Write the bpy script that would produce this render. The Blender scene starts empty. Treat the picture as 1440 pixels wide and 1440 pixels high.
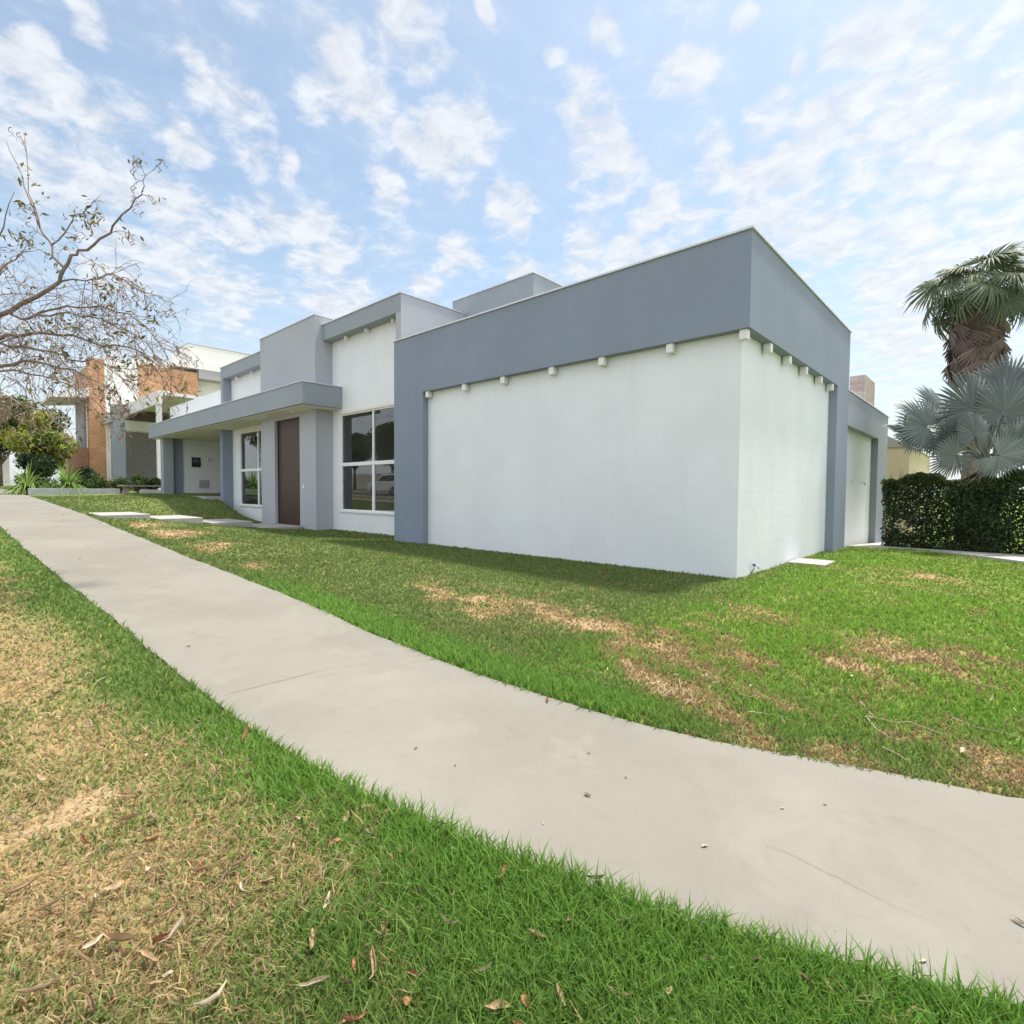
import bpy, bmesh, math, random
import numpy as np
from mathutils import Vector, Matrix

random.seed(7); RNG = np.random.default_rng(11)
SC = bpy.context.scene
COL = SC.collection
UNIT = 0.8           # everything is laid out in units of 0.8 m and scaled once at the very end

# ------------------------------------------------------------------ camera
CAM = np.array([3.1455, -8.8156, 1.40]); FPX = 747.29
PITCH, ROLL, YAW = -0.0383, 0.0064, 0.745
def cam_axes():
    d = np.array([-math.sin(YAW)*math.cos(PITCH), math.cos(YAW)*math.cos(PITCH), math.sin(PITCH)])
    r = np.array([math.cos(YAW), math.sin(YAW), 0.0]); u = np.cross(r, d)
    return (math.cos(ROLL)*r+math.sin(ROLL)*u, -math.sin(ROLL)*r+math.cos(ROLL)*u, d)
CR, CU, CD = cam_axes()
cd = bpy.data.cameras.new('camera'); cam = bpy.data.objects.new('camera', cd); COL.objects.link(cam)
cam.matrix_world = Matrix(((CR[0], CU[0], -CD[0], CAM[0]*UNIT), (CR[1], CU[1], -CD[1], CAM[1]*UNIT), (CR[2], CU[2], -CD[2], CAM[2]*UNIT), (0, 0, 0, 1)))
cd.sensor_width = 36.0; cd.lens = 36.0*FPX/1440.0; cd.clip_end = 4000; cd.clip_start = 0.05
SC.camera = cam
def ray(px, py): return CD+(px-720)/FPX*CR-(py-720)/FPX*CU
def at(px, py, dist): return CAM+ray(px, py)*dist           # survey helper: bearing + distance -> place
def on_x(px, py, x): v = ray(px, py); return CAM+v*((x-CAM[0])/v[0])
def on_y(px, py, y): v = ray(px, py); return CAM+v*((y-CAM[1])/v[1])
def on_ground(px, py, z=0.0):
    v = ray(px, py); return CAM+v*((z-CAM[2])/v[2])

# ------------------------------------------------------------------ light
SUN_EL, SUN_AZ = math.radians(69), math.radians(14)          # azimuth measured from +Y towards +X
w = bpy.data.worlds.new('World'); SC.world = w; w.use_nodes = True
def build_world():
    nt = w.node_tree; N = nt.nodes; L = nt.links; N.clear()
    out = N.new('ShaderNodeOutputWorld'); bg = N.new('ShaderNodeBackground'); L.new(bg.outputs[0], out.inputs[0])
    STR = 0.15; bg.inputs[1].default_value = STR
    sky = N.new('ShaderNodeTexSky'); sky.sky_type = 'NISHITA'; sky.sun_disc = False
    sky.sun_elevation = SUN_EL; sky.sun_rotation = SUN_AZ; sky.air_density = 1.0; sky.dust_density = 1.5; sky.ozone_density = 1.5
    tc = N.new('ShaderNodeTexCoord'); D = tc.outputs['Generated']
    def math_(op, a, b=None, c=None):
        m = N.new('ShaderNodeMath'); m.operation = op
        for i, v in enumerate((a, b, c)):
            if v is None: continue
            if hasattr(v, 'links') or hasattr(v, 'is_linked'): L.new(v, m.inputs[i])
            else: m.inputs[i].default_value = v
        return m.outputs[0]
    def smooth(v, a, b, lo=0.0, hi=1.0):
        m = N.new('ShaderNodeMapRange'); m.interpolation_type = 'SMOOTHSTEP'
        L.new(v, m.inputs[0]); m.inputs[1].default_value = a; m.inputs[2].default_value = b
        m.inputs[3].default_value = lo; m.inputs[4].default_value = hi
        return m.outputs[0]
    sep = N.new('ShaderNodeSeparateXYZ'); L.new(D, sep.inputs[0])
    zz = math_('MAXIMUM', sep.outputs[2], 0.0)
    den = math_('ADD', zz, 0.10)
    cb = N.new('ShaderNodeCombineXYZ')
    L.new(math_('DIVIDE', sep.outputs[0], den), cb.inputs[0]); L.new(math_('DIVIDE', sep.outputs[1], den), cb.inputs[1])
    def noise(scale, detail, rough, dist=0.0, vec=cb.outputs[0]):
        n = N.new('ShaderNodeTexNoise'); n.inputs['Scale'].default_value = scale; n.inputs['Detail'].default_value = detail
        n.inputs['Roughness'].default_value = rough; n.inputs['Distortion'].default_value = dist
        L.new(vec, n.inputs['Vector']); return n
    # a wobble of the view direction keeps the cloud banks from being round
    wob = noise(3.2, 3, 0.6, 0.0, D)
    sub = N.new('ShaderNodeVectorMath'); sub.operation = 'SUBTRACT'; L.new(wob.outputs['Color'], sub.inputs[0]); sub.inputs[1].default_value = (.5, .5, .5)
    scl = N.new('ShaderNodeVectorMath'); scl.operation = 'SCALE'; L.new(sub.outputs[0], scl.inputs[0]); scl.inputs[3].default_value = 0.22
    add = N.new('ShaderNodeVectorMath'); add.operation = 'ADD'; L.new(D, add.inputs[0]); L.new(scl.outputs[0], add.inputs[1])
    nrm = N.new('ShaderNodeVectorMath'); nrm.operation = 'NORMALIZE'; L.new(add.outputs[0], nrm.inputs[0]); WD = nrm.outputs[0]
    banks = [(270,120,55),(250,75,35),(345,165,55),(300,150,50),(40,170,70),(75,255,80),(10,90,40),(150,300,45),(240,310,60),(320,300,40),(430,335,55),(375,290,35),(450,370,35),
             (230,210,32),(410,218,22),(330,205,40),(560,40,60),(590,90,40),(480,60,40),(520,130,45),(460,130,40),(640,190,50),(620,235,45),(575,205,30),(830,140,55),(860,190,45),
             (850,250,60),(830,300,40),(720,290,32),(690,275,20),(530,285,32),(650,345,38),(590,392,25),(870,40,28),(965,110,42),(1085,148,45),(1000,215,35),(1060,245,50),(1120,235,50),
             (1170,170,55),(1225,140,50),(1330,110,60),(1390,70,60),(1250,20,60),(1190,20,40),(1290,200,50),(1400,160,50),(1240,250,60),(1320,265,70),(1420,250,60),(1060,320,50),(960,330,45),
             (900,340,40),(1150,330,70),(1280,350,80),(1400,330,60),(1250,440,80),(1350,300,60),(270,390,60),(200,410,60),(340,420,50),(480,420,40),(700,20,25),(1020,20,20),(750,360,35),
             (90,60,30),(1440,20,50),(130,190,30),(930,290,30),(1130,60,18),(800,60,22)]
    B = None
    for px, py, rad in banks:
        v = ray(px, py); v = v/np.linalg.norm(v); half = math.atan(rad/FPX*0.9*(np.linalg.norm(ray(px, py))**-1.3))
        dt = N.new('ShaderNodeVectorMath'); dt.operation = 'DOT_PRODUCT'; L.new(WD, dt.inputs[0]); dt.inputs[1].default_value = tuple(v)
        s = smooth(dt.outputs['Value'], math.cos(half*1.45), math.cos(half*0.1))
        B = s if B is None else math_('MAXIMUM', B, s)
    n1 = noise(4.2, 8, 0.62, 0.6); n2 = noise(12.0, 6, 0.62, 0.4)
    n0 = noise(0.9, 2, 0.5)
    fr = math_('ADD', math_('MULTIPLY', n1.outputs[0], 0.55), math_('MULTIPLY', n2.outputs[0], 0.45))
    # unseen clouds outside the view follow the noise, thickened to light the front wall
    vd = N.new('ShaderNodeVectorMath'); vd.operation = 'DOT_PRODUCT'; L.new(D, vd.inputs[0]); vd.inputs[1].default_value = tuple(CD)
    else_ = math_('MULTIPLY', smooth(vd.outputs['Value'], 0.62, 0.45), smooth(n0.outputs[0], 0.30, 0.5))
    B = math_('MAXIMUM', B, else_)
    dens = math_('ADD', math_('MULTIPLY', B, 0.62), math_('MULTIPLY', math_('SUBTRACT', fr, 0.5), 3.4))
    alpha = smooth(dens, 0.02, 0.80, 0.0, 0.92)
    veil = smooth(n1.outputs[0], 0.35, 0.75, 0.16, 0.36)
    # towards the horizon thin cloud thickens into a white haze
    hz = smooth(zz, 0.0, 0.42, 0.72, 0.0)
    rd = N.new('ShaderNodeVectorMath'); rd.operation = 'DOT_PRODUCT'; L.new(D, rd.inputs[0]); rd.inputs[1].default_value = (0.62, 0.72, 0.3)
    rt = smooth(rd.outputs['Value'], 0.55, 1.0, 0.0, 0.45)
    inv = math_('MULTIPLY', math_('SUBTRACT', 1.0, alpha), math_('SUBTRACT', 1.0, veil))
    inv = math_('MULTIPLY', inv, math_('SUBTRACT', 1.0, hz)); inv = math_('MULTIPLY', inv, math_('SUBTRACT', 1.0, rt))
    tot = math_('SUBTRACT', 1.0, inv)
    body = math_('ADD', smooth(n2.outputs[0], 0.3, 0.7, 3.95, 4.7), math_('MULTIPLY', rt, 1.6))
    # unseen clouds behind and beside the viewpoint, brightened to fill the shaded front wall
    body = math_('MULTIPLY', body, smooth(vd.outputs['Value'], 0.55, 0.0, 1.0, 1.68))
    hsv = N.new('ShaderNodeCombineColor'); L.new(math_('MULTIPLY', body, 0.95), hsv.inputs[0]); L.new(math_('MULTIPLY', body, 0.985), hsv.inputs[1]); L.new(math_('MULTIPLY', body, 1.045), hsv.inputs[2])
    tint = N.new('ShaderNodeMix'); tint.data_type = 'RGBA'; tint.blend_type = 'MULTIPLY'; tint.inputs[0].default_value = 1.0
    L.new(sky.outputs[0], tint.inputs[6]); tint.inputs[7].default_value = SKY_TINT
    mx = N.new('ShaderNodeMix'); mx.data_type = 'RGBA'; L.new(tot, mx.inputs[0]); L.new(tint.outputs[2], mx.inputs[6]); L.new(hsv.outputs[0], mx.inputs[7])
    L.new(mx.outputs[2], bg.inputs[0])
SKY_TINT = (1.05, 1.10, 1.0, 1)
build_world()
sl = bpy.data.lights.new('sun', 'SUN'); sl.energy = 4.7; sl.angle = math.radians(4.5); sl.color = (1.0, 0.95, 0.87)
so = bpy.data.objects.new('sun', sl); COL.objects.link(so)
sdir = Vector((math.cos(SUN_EL)*math.sin(SUN_AZ), math.cos(SUN_EL)*math.cos(SUN_AZ), math.sin(SUN_EL)))
so.rotation_euler = sdir.to_track_quat('Z', 'Y').to_euler(); so.location = sdir*60
SC.view_settings.view_transform = 'Standard'; SC.view_settings.look = 'None'; SC.view_settings.gamma = 1.0
SC.view_settings.exposure = 0.48

# ------------------------------------------------------------------ helpers: meshes, tags
class MB:
    def __init__(s): s.v = []; s.f = []
    def add(s, vs, fs):
        o = len(s.v); s.v += [tuple(map(float, p)) for p in vs]; s.f += [tuple(i+o for i in f) for f in fs]; return s
    def box(s, x0, x1, y0, y1, z0, z1):
        return s.add([(x0,y0,z0),(x1,y0,z0),(x1,y1,z0),(x0,y1,z0),(x0,y0,z1),(x1,y0,z1),(x1,y1,z1),(x0,y1,z1)],
                     [(3,2,1,0),(4,5,6,7),(0,1,5,4),(1,2,6,5),(2,3,7,6),(3,0,4,7)])
    def prism(s, poly, a, b, axis='z'):
        n = len(poly)
        def P(p, t): return (p[0], p[1], t) if axis == 'z' else ((p[0], t, p[1]) if axis == 'y' else (t, p[0], p[1]))
        vs = [P(p, a) for p in poly]+[P(p, b) for p in poly]
        return s.add(vs, [tuple(range(n))[::-1], tuple(range(n, 2*n))]+[(i, (i+1) % n, n+(i+1) % n, n+i) for i in range(n)])
    def tube(s, pts, rad, n=6, cap=True):
        pts = [np.array(p, float) for p in pts]; m = len(pts)
        rad = rad if hasattr(rad, '__len__') else [rad]*m
        vs = []; ref = None
        for i in range(m):
            t = pts[min(i+1, m-1)]-pts[max(i-1, 0)]; t = t/(np.linalg.norm(t)+1e-9)
            if ref is None:
                ref = np.cross(t, (0, 0, 1)) if abs(t[2]) < .9 else np.cross(t, (1, 0, 0))
            ref = ref-t*np.dot(ref, t); ref = ref/(np.linalg.norm(ref)+1e-9); b = np.cross(t, ref)
            for k in range(n):
                a = 2*math.pi*k/n; vs.append(pts[i]+rad[i]*(math.cos(a)*ref+math.sin(a)*b))
        fs = [(i*n+k, i*n+(k+1) % n, (i+1)*n+(k+1) % n, (i+1)*n+k) for i in range(m-1) for k in range(n)]
        if cap: fs += [tuple(range(n))[::-1], tuple((m-1)*n+k for k in range(n))]
        return s.add(vs, fs)
    def sphere(s, c, r, nu=12, nv=8, jitter=0.0):
        vs = [(c[0], c[1], c[2]-r[2])]
        for j in range(1, nv):
            for i in range(nu):
                t = math.pi*j/nv; a = 2*math.pi*i/nu; q = 1+random.uniform(-jitter, jitter)
                vs.append((c[0]+q*r[0]*math.sin(t)*math.cos(a), c[1]+q*r[1]*math.sin(t)*math.sin(a), c[2]-q*r[2]*math.cos(t)))
        vs.append((c[0], c[1], c[2]+r[2])); fs = []
        for i in range(nu): fs.append((0, 1+(i+1) % nu, 1+i))
        for j in range(nv-2):
            for i in range(nu): a = 1+j*nu; fs.append((a+i, a+(i+1) % nu, a+nu+(i+1) % nu, a+nu+i))
        a = 1+(nv-2)*nu
        for i in range(nu): fs.append((a+i, a+(i+1) % nu, len(vs)-1))
        return s.add(vs, fs)
    def build(s, name, mat, parent=None, bevel=0.0, smooth=False, shift=None):
        me = bpy.data.meshes.new(name); v = s.v
        if shift is not None: v = [tuple(np.array(p)-np.array(shift)) for p in v]
        me.from_pydata(v, [], s.f); me.update()
        return finish(name, me, mat, parent, bevel, smooth)
def finish(name, me, mat, parent=None, bevel=0.0, smooth=False):
    o = bpy.data.objects.new(name, me); COL.objects.link(o)
    if mat: me.materials.append(mat)
    if smooth: me.polygons.foreach_set('use_smooth', [True]*len(me.polygons))
    if parent: o.parent = parent
    if bevel:
        b = o.modifiers.new('bevel', 'BEVEL'); b.width = bevel; b.segments = 2; b.limit_method = 'ANGLE'
    return o
def array_mesh(name, V, F, mat, parent=None, colors=None, smooth=False):
    """V (n,3); F (m,k) equal-size faces"""
    V = np.asarray(V, np.float32); F = np.asarray(F, np.int32); m, k = F.shape
    me = bpy.data.meshes.new(name); me.vertices.add(len(V)); me.vertices.foreach_set('co', V.ravel())
    me.loops.add(m*k); me.loops.foreach_set('vertex_index', F.ravel())
    me.polygons.add(m); me.polygons.foreach_set('loop_start', np.arange(0, m*k, k, dtype=np.int32))
    me.update(calc_edges=True)
    if colors is not None:
        a = me.color_attributes.new('tone', 'FLOAT_COLOR', 'POINT')
        c = np.ones((len(V), 4), np.float32); c[:, :3] = colors; a.data.foreach_set('color', c.ravel())
    return finish(name, me, mat, parent, 0, smooth)
def empty(name, loc=(0, 0, 0)):
    o = bpy.data.objects.new(name, None); o.location = loc; COL.objects.link(o); o.empty_display_size = .2; return o
def tag(o, label, cat, group=None, kind=None):
    o['label'] = label; o['category'] = cat
    if group: o['group'] = group
    if kind: o['kind'] = kind
    return o
def struct(o): o['kind'] = 'structure'; return o

# ------------------------------------------------------------------ helpers: materials
def new_mat(name):
    m = bpy.data.materials.new(name); m.use_nodes = True
    return m, m.node_tree.nodes, m.node_tree.links, m.node_tree.nodes['Principled BSDF']
def lk(L, a, b): L.new(a, b)
def nz(N, L, scale, detail=5, rough=.55, vec=None, dist=0.0):
    n = N.new('ShaderNodeTexNoise'); n.inputs['Scale'].default_value = scale; n.inputs['Detail'].default_value = detail
    n.inputs['Roughness'].default_value = rough; n.inputs['Distortion'].default_value = dist
    if vec is not None: L.new(vec, n.inputs['Vector'])
    return n.outputs[0]
def mrange(N, L, v, a, b, lo, hi, smooth=True):
    m = N.new('ShaderNodeMapRange'); m.interpolation_type = 'SMOOTHSTEP' if smooth else 'LINEAR'
    L.new(v, m.inputs[0])
    for i, q in enumerate((a, b, lo, hi)): m.inputs[i+1].default_value = q
    return m.outputs[0]
def mixc(N, L, f, a, b, mode='MIX'):
    m = N.new('ShaderNodeMix'); m.data_type = 'RGBA'; m.blend_type = mode
    if hasattr(f, 'is_linked'): L.new(f, m.inputs[0])
    else: m.inputs[0].default_value = f
    for i, q in ((6, a), (7, b)):
        if hasattr(q, 'is_linked'): L.new(q, m.inputs[i])
        else: m.inputs[i].default_value = (*q, 1)
    return m.outputs[2]
def bump(N, L, P, h, strength, dist=0.02):
    b = N.new('ShaderNodeBump'); b.inputs['Strength'].default_value = strength; b.inputs['Distance'].default_value = dist
    L.new(h, b.inputs['Height']); L.new(b.outputs[0], P.inputs['Normal'])
def objco(N): return N.new('ShaderNodeTexCoord').outputs['Object']
def paint(name, col, rough=.75, var=.06, courses=False, grain=.12, stain=None):
    m, N, L, P = new_mat(name); co = objco(N)
    n = nz(N, L, .55, 6, .6, co); n2 = nz(N, L, 9, 4, .6, co)
    a = tuple(c*(1-var) for c in col); b = tuple(min(c*(1+var), .95) for c in col)
    c = mixc(N, L, mrange(N, L, n, .3, .7, 0, 1), a, b)
    if stain:
        mp = N.new('ShaderNodeMapping'); mp.inputs['Scale'].default_value = (2.2, 2.2, .35); L.new(co, mp.inputs[0])
        st = nz(N, L, 1.3, 6, .65, mp.outputs[0])
        c = mixc(N, L, mrange(N, L, st, .52, .75, 0, stain), c, tuple(q*.72 for q in col))
    L.new(c, P.inputs['Base Color']); P.inputs['Roughness'].default_value = rough; P.inputs['Specular IOR Level'].default_value = .3
    h = n2
    if courses:
        sp = N.new('ShaderNodeSeparateXYZ'); L.new(co, sp.inputs[0])
        cb = N.new('ShaderNodeCombineXYZ'); ad = N.new('ShaderNodeMath'); ad.operation = 'ADD'
        L.new(sp.outputs[0], ad.inputs[0]); L.new(sp.outputs[1], ad.inputs[1]); L.new(ad.outputs[0], cb.inputs[0])
        wz = N.new('ShaderNodeMath'); wz.operation = 'MULTIPLY_ADD'; L.new(nz(N, L, 1.1, 3, .5, co), wz.inputs[0]); wz.inputs[1].default_value = .05; L.new(sp.outputs[2], wz.inputs[2])
        L.new(wz.outputs[0], cb.inputs[1])
        br = N.new('ShaderNodeTexBrick'); L.new(cb.outputs[0], br.inputs[0]); br.inputs['Scale'].default_value = 1.0
        br.inputs['Brick Width'].default_value = .5; br.inputs['Row Height'].default_value = .235; br.inputs['Mortar Size'].default_value = .012; br.inputs['Mortar Smooth'].default_value = 1.0
        lowmask = mrange(N, L, nz(N, L, .5, 3, .5, co), .35, .65, .15, 1.0)
        mu = N.new('ShaderNodeMath'); mu.operation = 'MULTIPLY'; L.new(br.outputs['Fac'], mu.inputs[0]); L.new(lowmask, mu.inputs[1])
        ma = N.new('ShaderNodeMath'); ma.operation = 'MULTIPLY_ADD'; L.new(mu.outputs[0], ma.inputs[0]); ma.inputs[1].default_value = -.55; L.new(mrange(N, L, nz(N, L, 5, 5, .65, co), .2, .8, 0, .8), ma.inputs[2])
        h = ma.outputs[0]
    bump(N, L, P, h, grain, .02)
    return m
def plain(name, col, rough=.6, metal=0.0, var=.1, scale=6, bmp=.1):
    m, N, L, P = new_mat(name); co = objco(N)
    n = nz(N, L, scale, 5, .6, co)
    L.new(mixc(N, L, mrange(N, L, n, .3, .7, 0, 1), tuple(c*(1-var) for c in col), tuple(min(1, c*(1+var)) for c in col)), P.inputs['Base Color'])
    P.inputs['Roughness'].default_value = rough; P.inputs['Metallic'].default_value = metal
    if bmp: bump(N, L, P, n, bmp, .02)
    return m
def leafy(name, trans=.35, rough=.6, attr='tone', spec=.25):
    """thin leaf or blade, own colour per leaf stored on the mesh"""
    m, N, L, P = new_mat(name)
    a = N.new('ShaderNodeAttribute'); a.attribute_name = attr
    L.new(a.outputs['Color'], P.inputs['Base Color']); P.inputs['Roughness'].default_value = rough; P.inputs['Specular IOR Level'].default_value = spec
    t = N.new('ShaderNodeBsdfTranslucent'); L.new(a.outputs['Color'], t.inputs[0])
    mx = N.new('ShaderNodeMixShader'); mx.inputs[0].default_value = trans
    L.new(P.outputs[0], mx.inputs[1]); L.new(t.outputs[0], mx.inputs[2]); L.new(mx.outputs[0], N['Material Output'].inputs[0])
    return m
def brick(name, c1, c2, mortar, bw=.22, rh=.075, scale=1.0, planks=False):
    m, N, L, P = new_mat(name); co = objco(N)
    sp = N.new('ShaderNodeSeparateXYZ'); L.new(co, sp.inputs[0])
    ad = N.new('ShaderNodeMath'); ad.operation = 'ADD'; L.new(sp.outputs[0], ad.inputs[0]); L.new(sp.outputs[1], ad.inputs[1])
    cb = N.new('ShaderNodeCombineXYZ'); L.new(ad.outputs[0], cb.inputs[0]); L.new(sp.outputs[2], cb.inputs[1])
    br = N.new('ShaderNodeTexBrick'); L.new(cb.outputs[0], br.inputs[0]); br.inputs['Scale'].default_value = scale
    br.inputs['Color1'].default_value = (*c1, 1); br.inputs['Color2'].default_value = (*c2, 1); br.inputs['Mortar'].default_value = (*mortar, 1)
    br.inputs['Brick Width'].default_value = bw; br.inputs['Row Height'].default_value = rh; br.inputs['Mortar Size'].default_value = .008; br.inputs['Bias'].default_value = 0
    n = nz(N, L, 1.2, 5, .6, co)
    c = mixc(N, L, mrange(N, L, n, .3, .7, .0, .5), br.outputs['Color'], tuple(q*.6 for q in c1))
    L.new(c, P.inputs['Base Color']); P.inputs['Roughness'].default_value = .85
    iv = N.new('ShaderNodeMath'); iv.operation = 'SUBTRACT'; iv.inputs[0].default_value = 1; L.new(br.outputs['Fac'], iv.inputs[1])
    bump(N, L, P, iv.outputs[0], .4, .02)
    return m
def glass(name, tint=(.80, .84, .83), refl=1.5):
    m, N, L, P = new_mat(name); N.remove(P)
    t = N.new('ShaderNodeBsdfTransparent'); t.inputs[0].default_value = (*tint, 1)
    g = N.new('ShaderNodeBsdfGlossy'); g.inputs['Roughness'].default_value = .01; g.inputs['Color'].default_value = (.9, .93, .93, 1)
    co = objco(N); b = N.new('ShaderNodeBump'); b.inputs['Strength'].default_value = .02; b.inputs['Distance'].default_value = .01
    L.new(nz(N, L, 1.2, 2, .5, co), b.inputs['Height']); L.new(b.outputs[0], g.inputs['Normal'])
    f = N.new('ShaderNodeFresnel'); f.inputs[0].default_value = refl
    k = N.new('ShaderNodeMath'); k.operation = 'MULTIPLY'; k.inputs[1].default_value = 1.7; k.use_clamp = True; L.new(f.outputs[0], k.inputs[0])
    mx = N.new('ShaderNodeMixShader'); L.new(k.outputs[0], mx.inputs[0]); L.new(t.outputs[0], mx.inputs[1]); L.new(g.outputs[0], mx.inputs[2])
    L.new(mx.outputs[0], N['Material Output'].inputs[0])
    return m
M = dict(
    white=paint('white_wall_paint', (.755, .768, .785), .7, .04, grain=.06, stain=.15),
    block=paint('painted_block', (.75, .766, .79), .55, .045, courses=True, grain=.10, stain=.16),
    dark=paint('dark_grey_paint', (.228, .264, .328), .8, .05, stain=.12),
    light=paint('light_grey_paint', (.40, .412, .45), .8, .04, stain=.10),
    mid=paint('mid_grey_paint', (.29, .32, .355), .8, .04, stain=.1),
    ceil=paint('ceiling_paint', (.74, .71, .66), .8, .03),
    coping=plain('coping_metal', (.62, .63, .65), .45, .2, .05),
    fixture=plain('white_fixture', (.74, .74, .72), .45, 0, .05),
    frame=plain('white_aluminium', (.78, .78, .78), .35, 0, .03, 6, 0),
    glass=glass('window_glass'),
    room=plain('room_plaster', (.62, .62, .60), .8, 0, .05),
    roomfloor=plain('room_tile', (.35, .33, .30), .4, 0, .08),
    black=plain('black_plastic', (.02, .02, .022), .4, 0, .1),
    steel=plain('brushed_steel', (.55, .56, .57), .3, 1.0, .05),
    concrete=plain('pale_concrete', (.34, .33, .305), .85, 0, .08, 3, .2),
    greyconc=plain('grey_concrete', (.36, .37, .38), .85, 0, .1, 3, .2),
    blue=plain('blue_plastic', (.05, .12, .30), .4),
)
def wood_door():
    m, N, L, P = new_mat('dark_door_wood'); co = objco(N)
    mp = N.new('ShaderNodeMapping'); mp.inputs['Scale'].default_value = (9, 9, .6); L.new(co, mp.inputs[0])
    n = nz(N, L, 2.2, 6, .6, mp.outputs[0], .6)
    L.new(mixc(N, L, mrange(N, L, n, .3, .7, 0, 1), (.034, .016, .011), (.062, .029, .020)), P.inputs['Base Color'])
    P.inputs['Roughness'].default_value = .45; bump(N, L, P, n, .15, .01); return m
M['door'] = wood_door()

# ------------------------------------------------------------------ terrain
def sm(a, b, x): t = np.clip((x-a)/(b-a), 0, 1); return t*t*(3-2*t)
BX = np.array([-600, -200, -80, -50, -37, -27, -17, -12.7, -8, -3.6, -1, 12, 600.]); BZ = np.array([3.2, 2.4, 1.75, 1.45, 1.16, .93, .62, .41, .2, .055, 0, 0, -.5])
FX = np.array([-600, -80, -50, -24.6, -23.4, -22.2, -21, -19.7, -19, 600.]); FZ = np.array([3.2, 1.75, 1.5, 1.04, .86, .52, .25, .04, 0, 0])
def base_z(X): return np.interp(X, BX, BZ)
# pavement edges, plan view
PU = np.array([(-120, -5.6), (-60, -5.7), (-37, -5.75), (-27, -5.8), (-17, -5.8), (-9, -5.78), (-3.7, -5.8), (-.45, -6.03), (.2, -6.07), (.88, -6.09), (1.65, -5.98), (2.34, -5.82), (3.26, -5.49), (4.6, -4.75), (6.2, -3.5), (7.6, -1.9), (9.0, .4), (10.2, 3.4), (11, 8), (11.5, 30), (11.5, 120)])
PL = np.array([(-120, -7.9), (-60, -7.9), (-37, -7.9), (-27, -7.9), (-17, -7.85), (-9, -7.72), (-3.0, -7.6), (-.57, -7.63), (.29, -7.59), (.99, -7.54), (1.58, -7.44), (2.06, -7.30), (2.51, -7.17), (3.19, -6.90), (4.9, -6.0), (6.9, -4.6), (8.6, -2.9), (10.3, -.3), (11.6, 2.9), (12.6, 8), (13.1, 30), (13.1, 120)])
def resample(P, step=.35):
    out = [P[0]]
    for a, b in zip(P[:-1], P[1:]):
        n = max(1, int(np.linalg.norm(b-a)/step)); n = min(n, 60)
        for i in range(1, n+1): out.append(a+(b-a)*i/n)
    P2 = np.array(out)
    for _ in range(3): P2[1:-1] = (P2[:-2]+2*P2[1:-1]+P2[2:])/4
    return P2
PU2, PL2 = resample(PU), resample(PL)
def vnoise(x, y, seed=0):
    xi = np.floor(x).astype(np.int64); yi = np.floor(y).astype(np.int64); fx = x-xi; fy = y-yi; fx = fx*fx*(3-2*fx); fy = fy*fy*(3-2*fy)
    def h(a, b):
        n = (a*374761393+b*668265263+seed*1442695041) & 0xffffffff; n = ((n ^ (n >> 13))*1274126177) & 0xffffffff; n = n ^ (n >> 16)
        return (n & 0xffff)/65535.0
    return (h(xi, yi)*(1-fx)+h(xi+1, yi)*fx)*(1-fy)+(h(xi, yi+1)*(1-fx)+h(xi+1, yi+1)*fx)*fy
def fbm(x, y, seed=0, o=4):
    s = 0; a = .5; t = 0
    for i in range(o): s = s+a*vnoise(x*2**i, y*2**i, seed+i*17); t += a; a *= .5
    return s/t
def yl_at(X): i = np.argsort(PL2[:, 0][:np.argmax(PL2[:, 0] > 9)]); return np.interp(X, PL2[i, 0], PL2[i, 1])
def yu_at(X): i = np.argsort(PU2[:, 0][:np.argmax(PU2[:, 0] > 8.5)]); return np.interp(X, PU2[i, 0], PU2[i, 1])
ROAD_Y = -11.2
def ground_z(X, Y, bumps=True):
    X = np.asarray(X, float); Y = np.asarray(Y, float)
    b = base_z(X); f = np.interp(X, FX, FZ)
    f2 = np.interp(X, [-24.6, -23.8, -20.9, -19], [1.04, .31, 0, 0]); f = np.where(X > -24.6, f+(f2-f)*sm(.15, .65, Y), f)
    wgt = .4*sm(-5.6, -.2, Y)+.6*np.clip((Y+5.6)/5.4, 0, 1)
    z = b+(f-b)*wgt
    z = z-.33*sm(6.5, 13.5, Y)*sm(-9, -2, X)
    z = z-.22*sm(ROAD_Y+.1, ROAD_Y-.05, Y)
    z = z-.02*sm(60, 200, np.hypot(X, Y))*np.hypot(X, Y)/200
    if bumps:
        k = sm(-5.6, -4.6, Y)*sm(40, 10, np.hypot(X, Y))
        z = z+(fbm(X*.7, Y*.7, 3)-.5)*.10*k*sm(-.1, -1.6, Y)+(fbm(X*.7, Y*.7, 3)-.5)*.06*k*sm(.2, 1.2, X)
    return z
def in_poly(x, y, poly):
    x = np.asarray(x); y = np.asarray(y); c = np.zeros(x.shape, bool); n = len(poly); j = n-1
    for i in range(n):
        xi, yi = poly[i]; xj, yj = poly[j]
        cond = ((yi > y) != (yj > y)) & (x < (xj-xi)*(y-yi)/(yj-yi+1e-12)+xi); c ^= cond; j = i
    return c
PAVE = np.vstack([PU2, PL2[::-1]])
DRIVE = [(.19, 7.35), (.5, 7.75), (1.0, 8.0), (1.74, 7.8), (2.6, 7.0), (3.5, 6.05), (4.6, 5.0), (6, 4.2), (9, 3.6), (12, 5), (12, 8.1), (6.0, 8.2), (.98, 8.5), (.98, 13.6), (.19, 13.6)]

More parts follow.
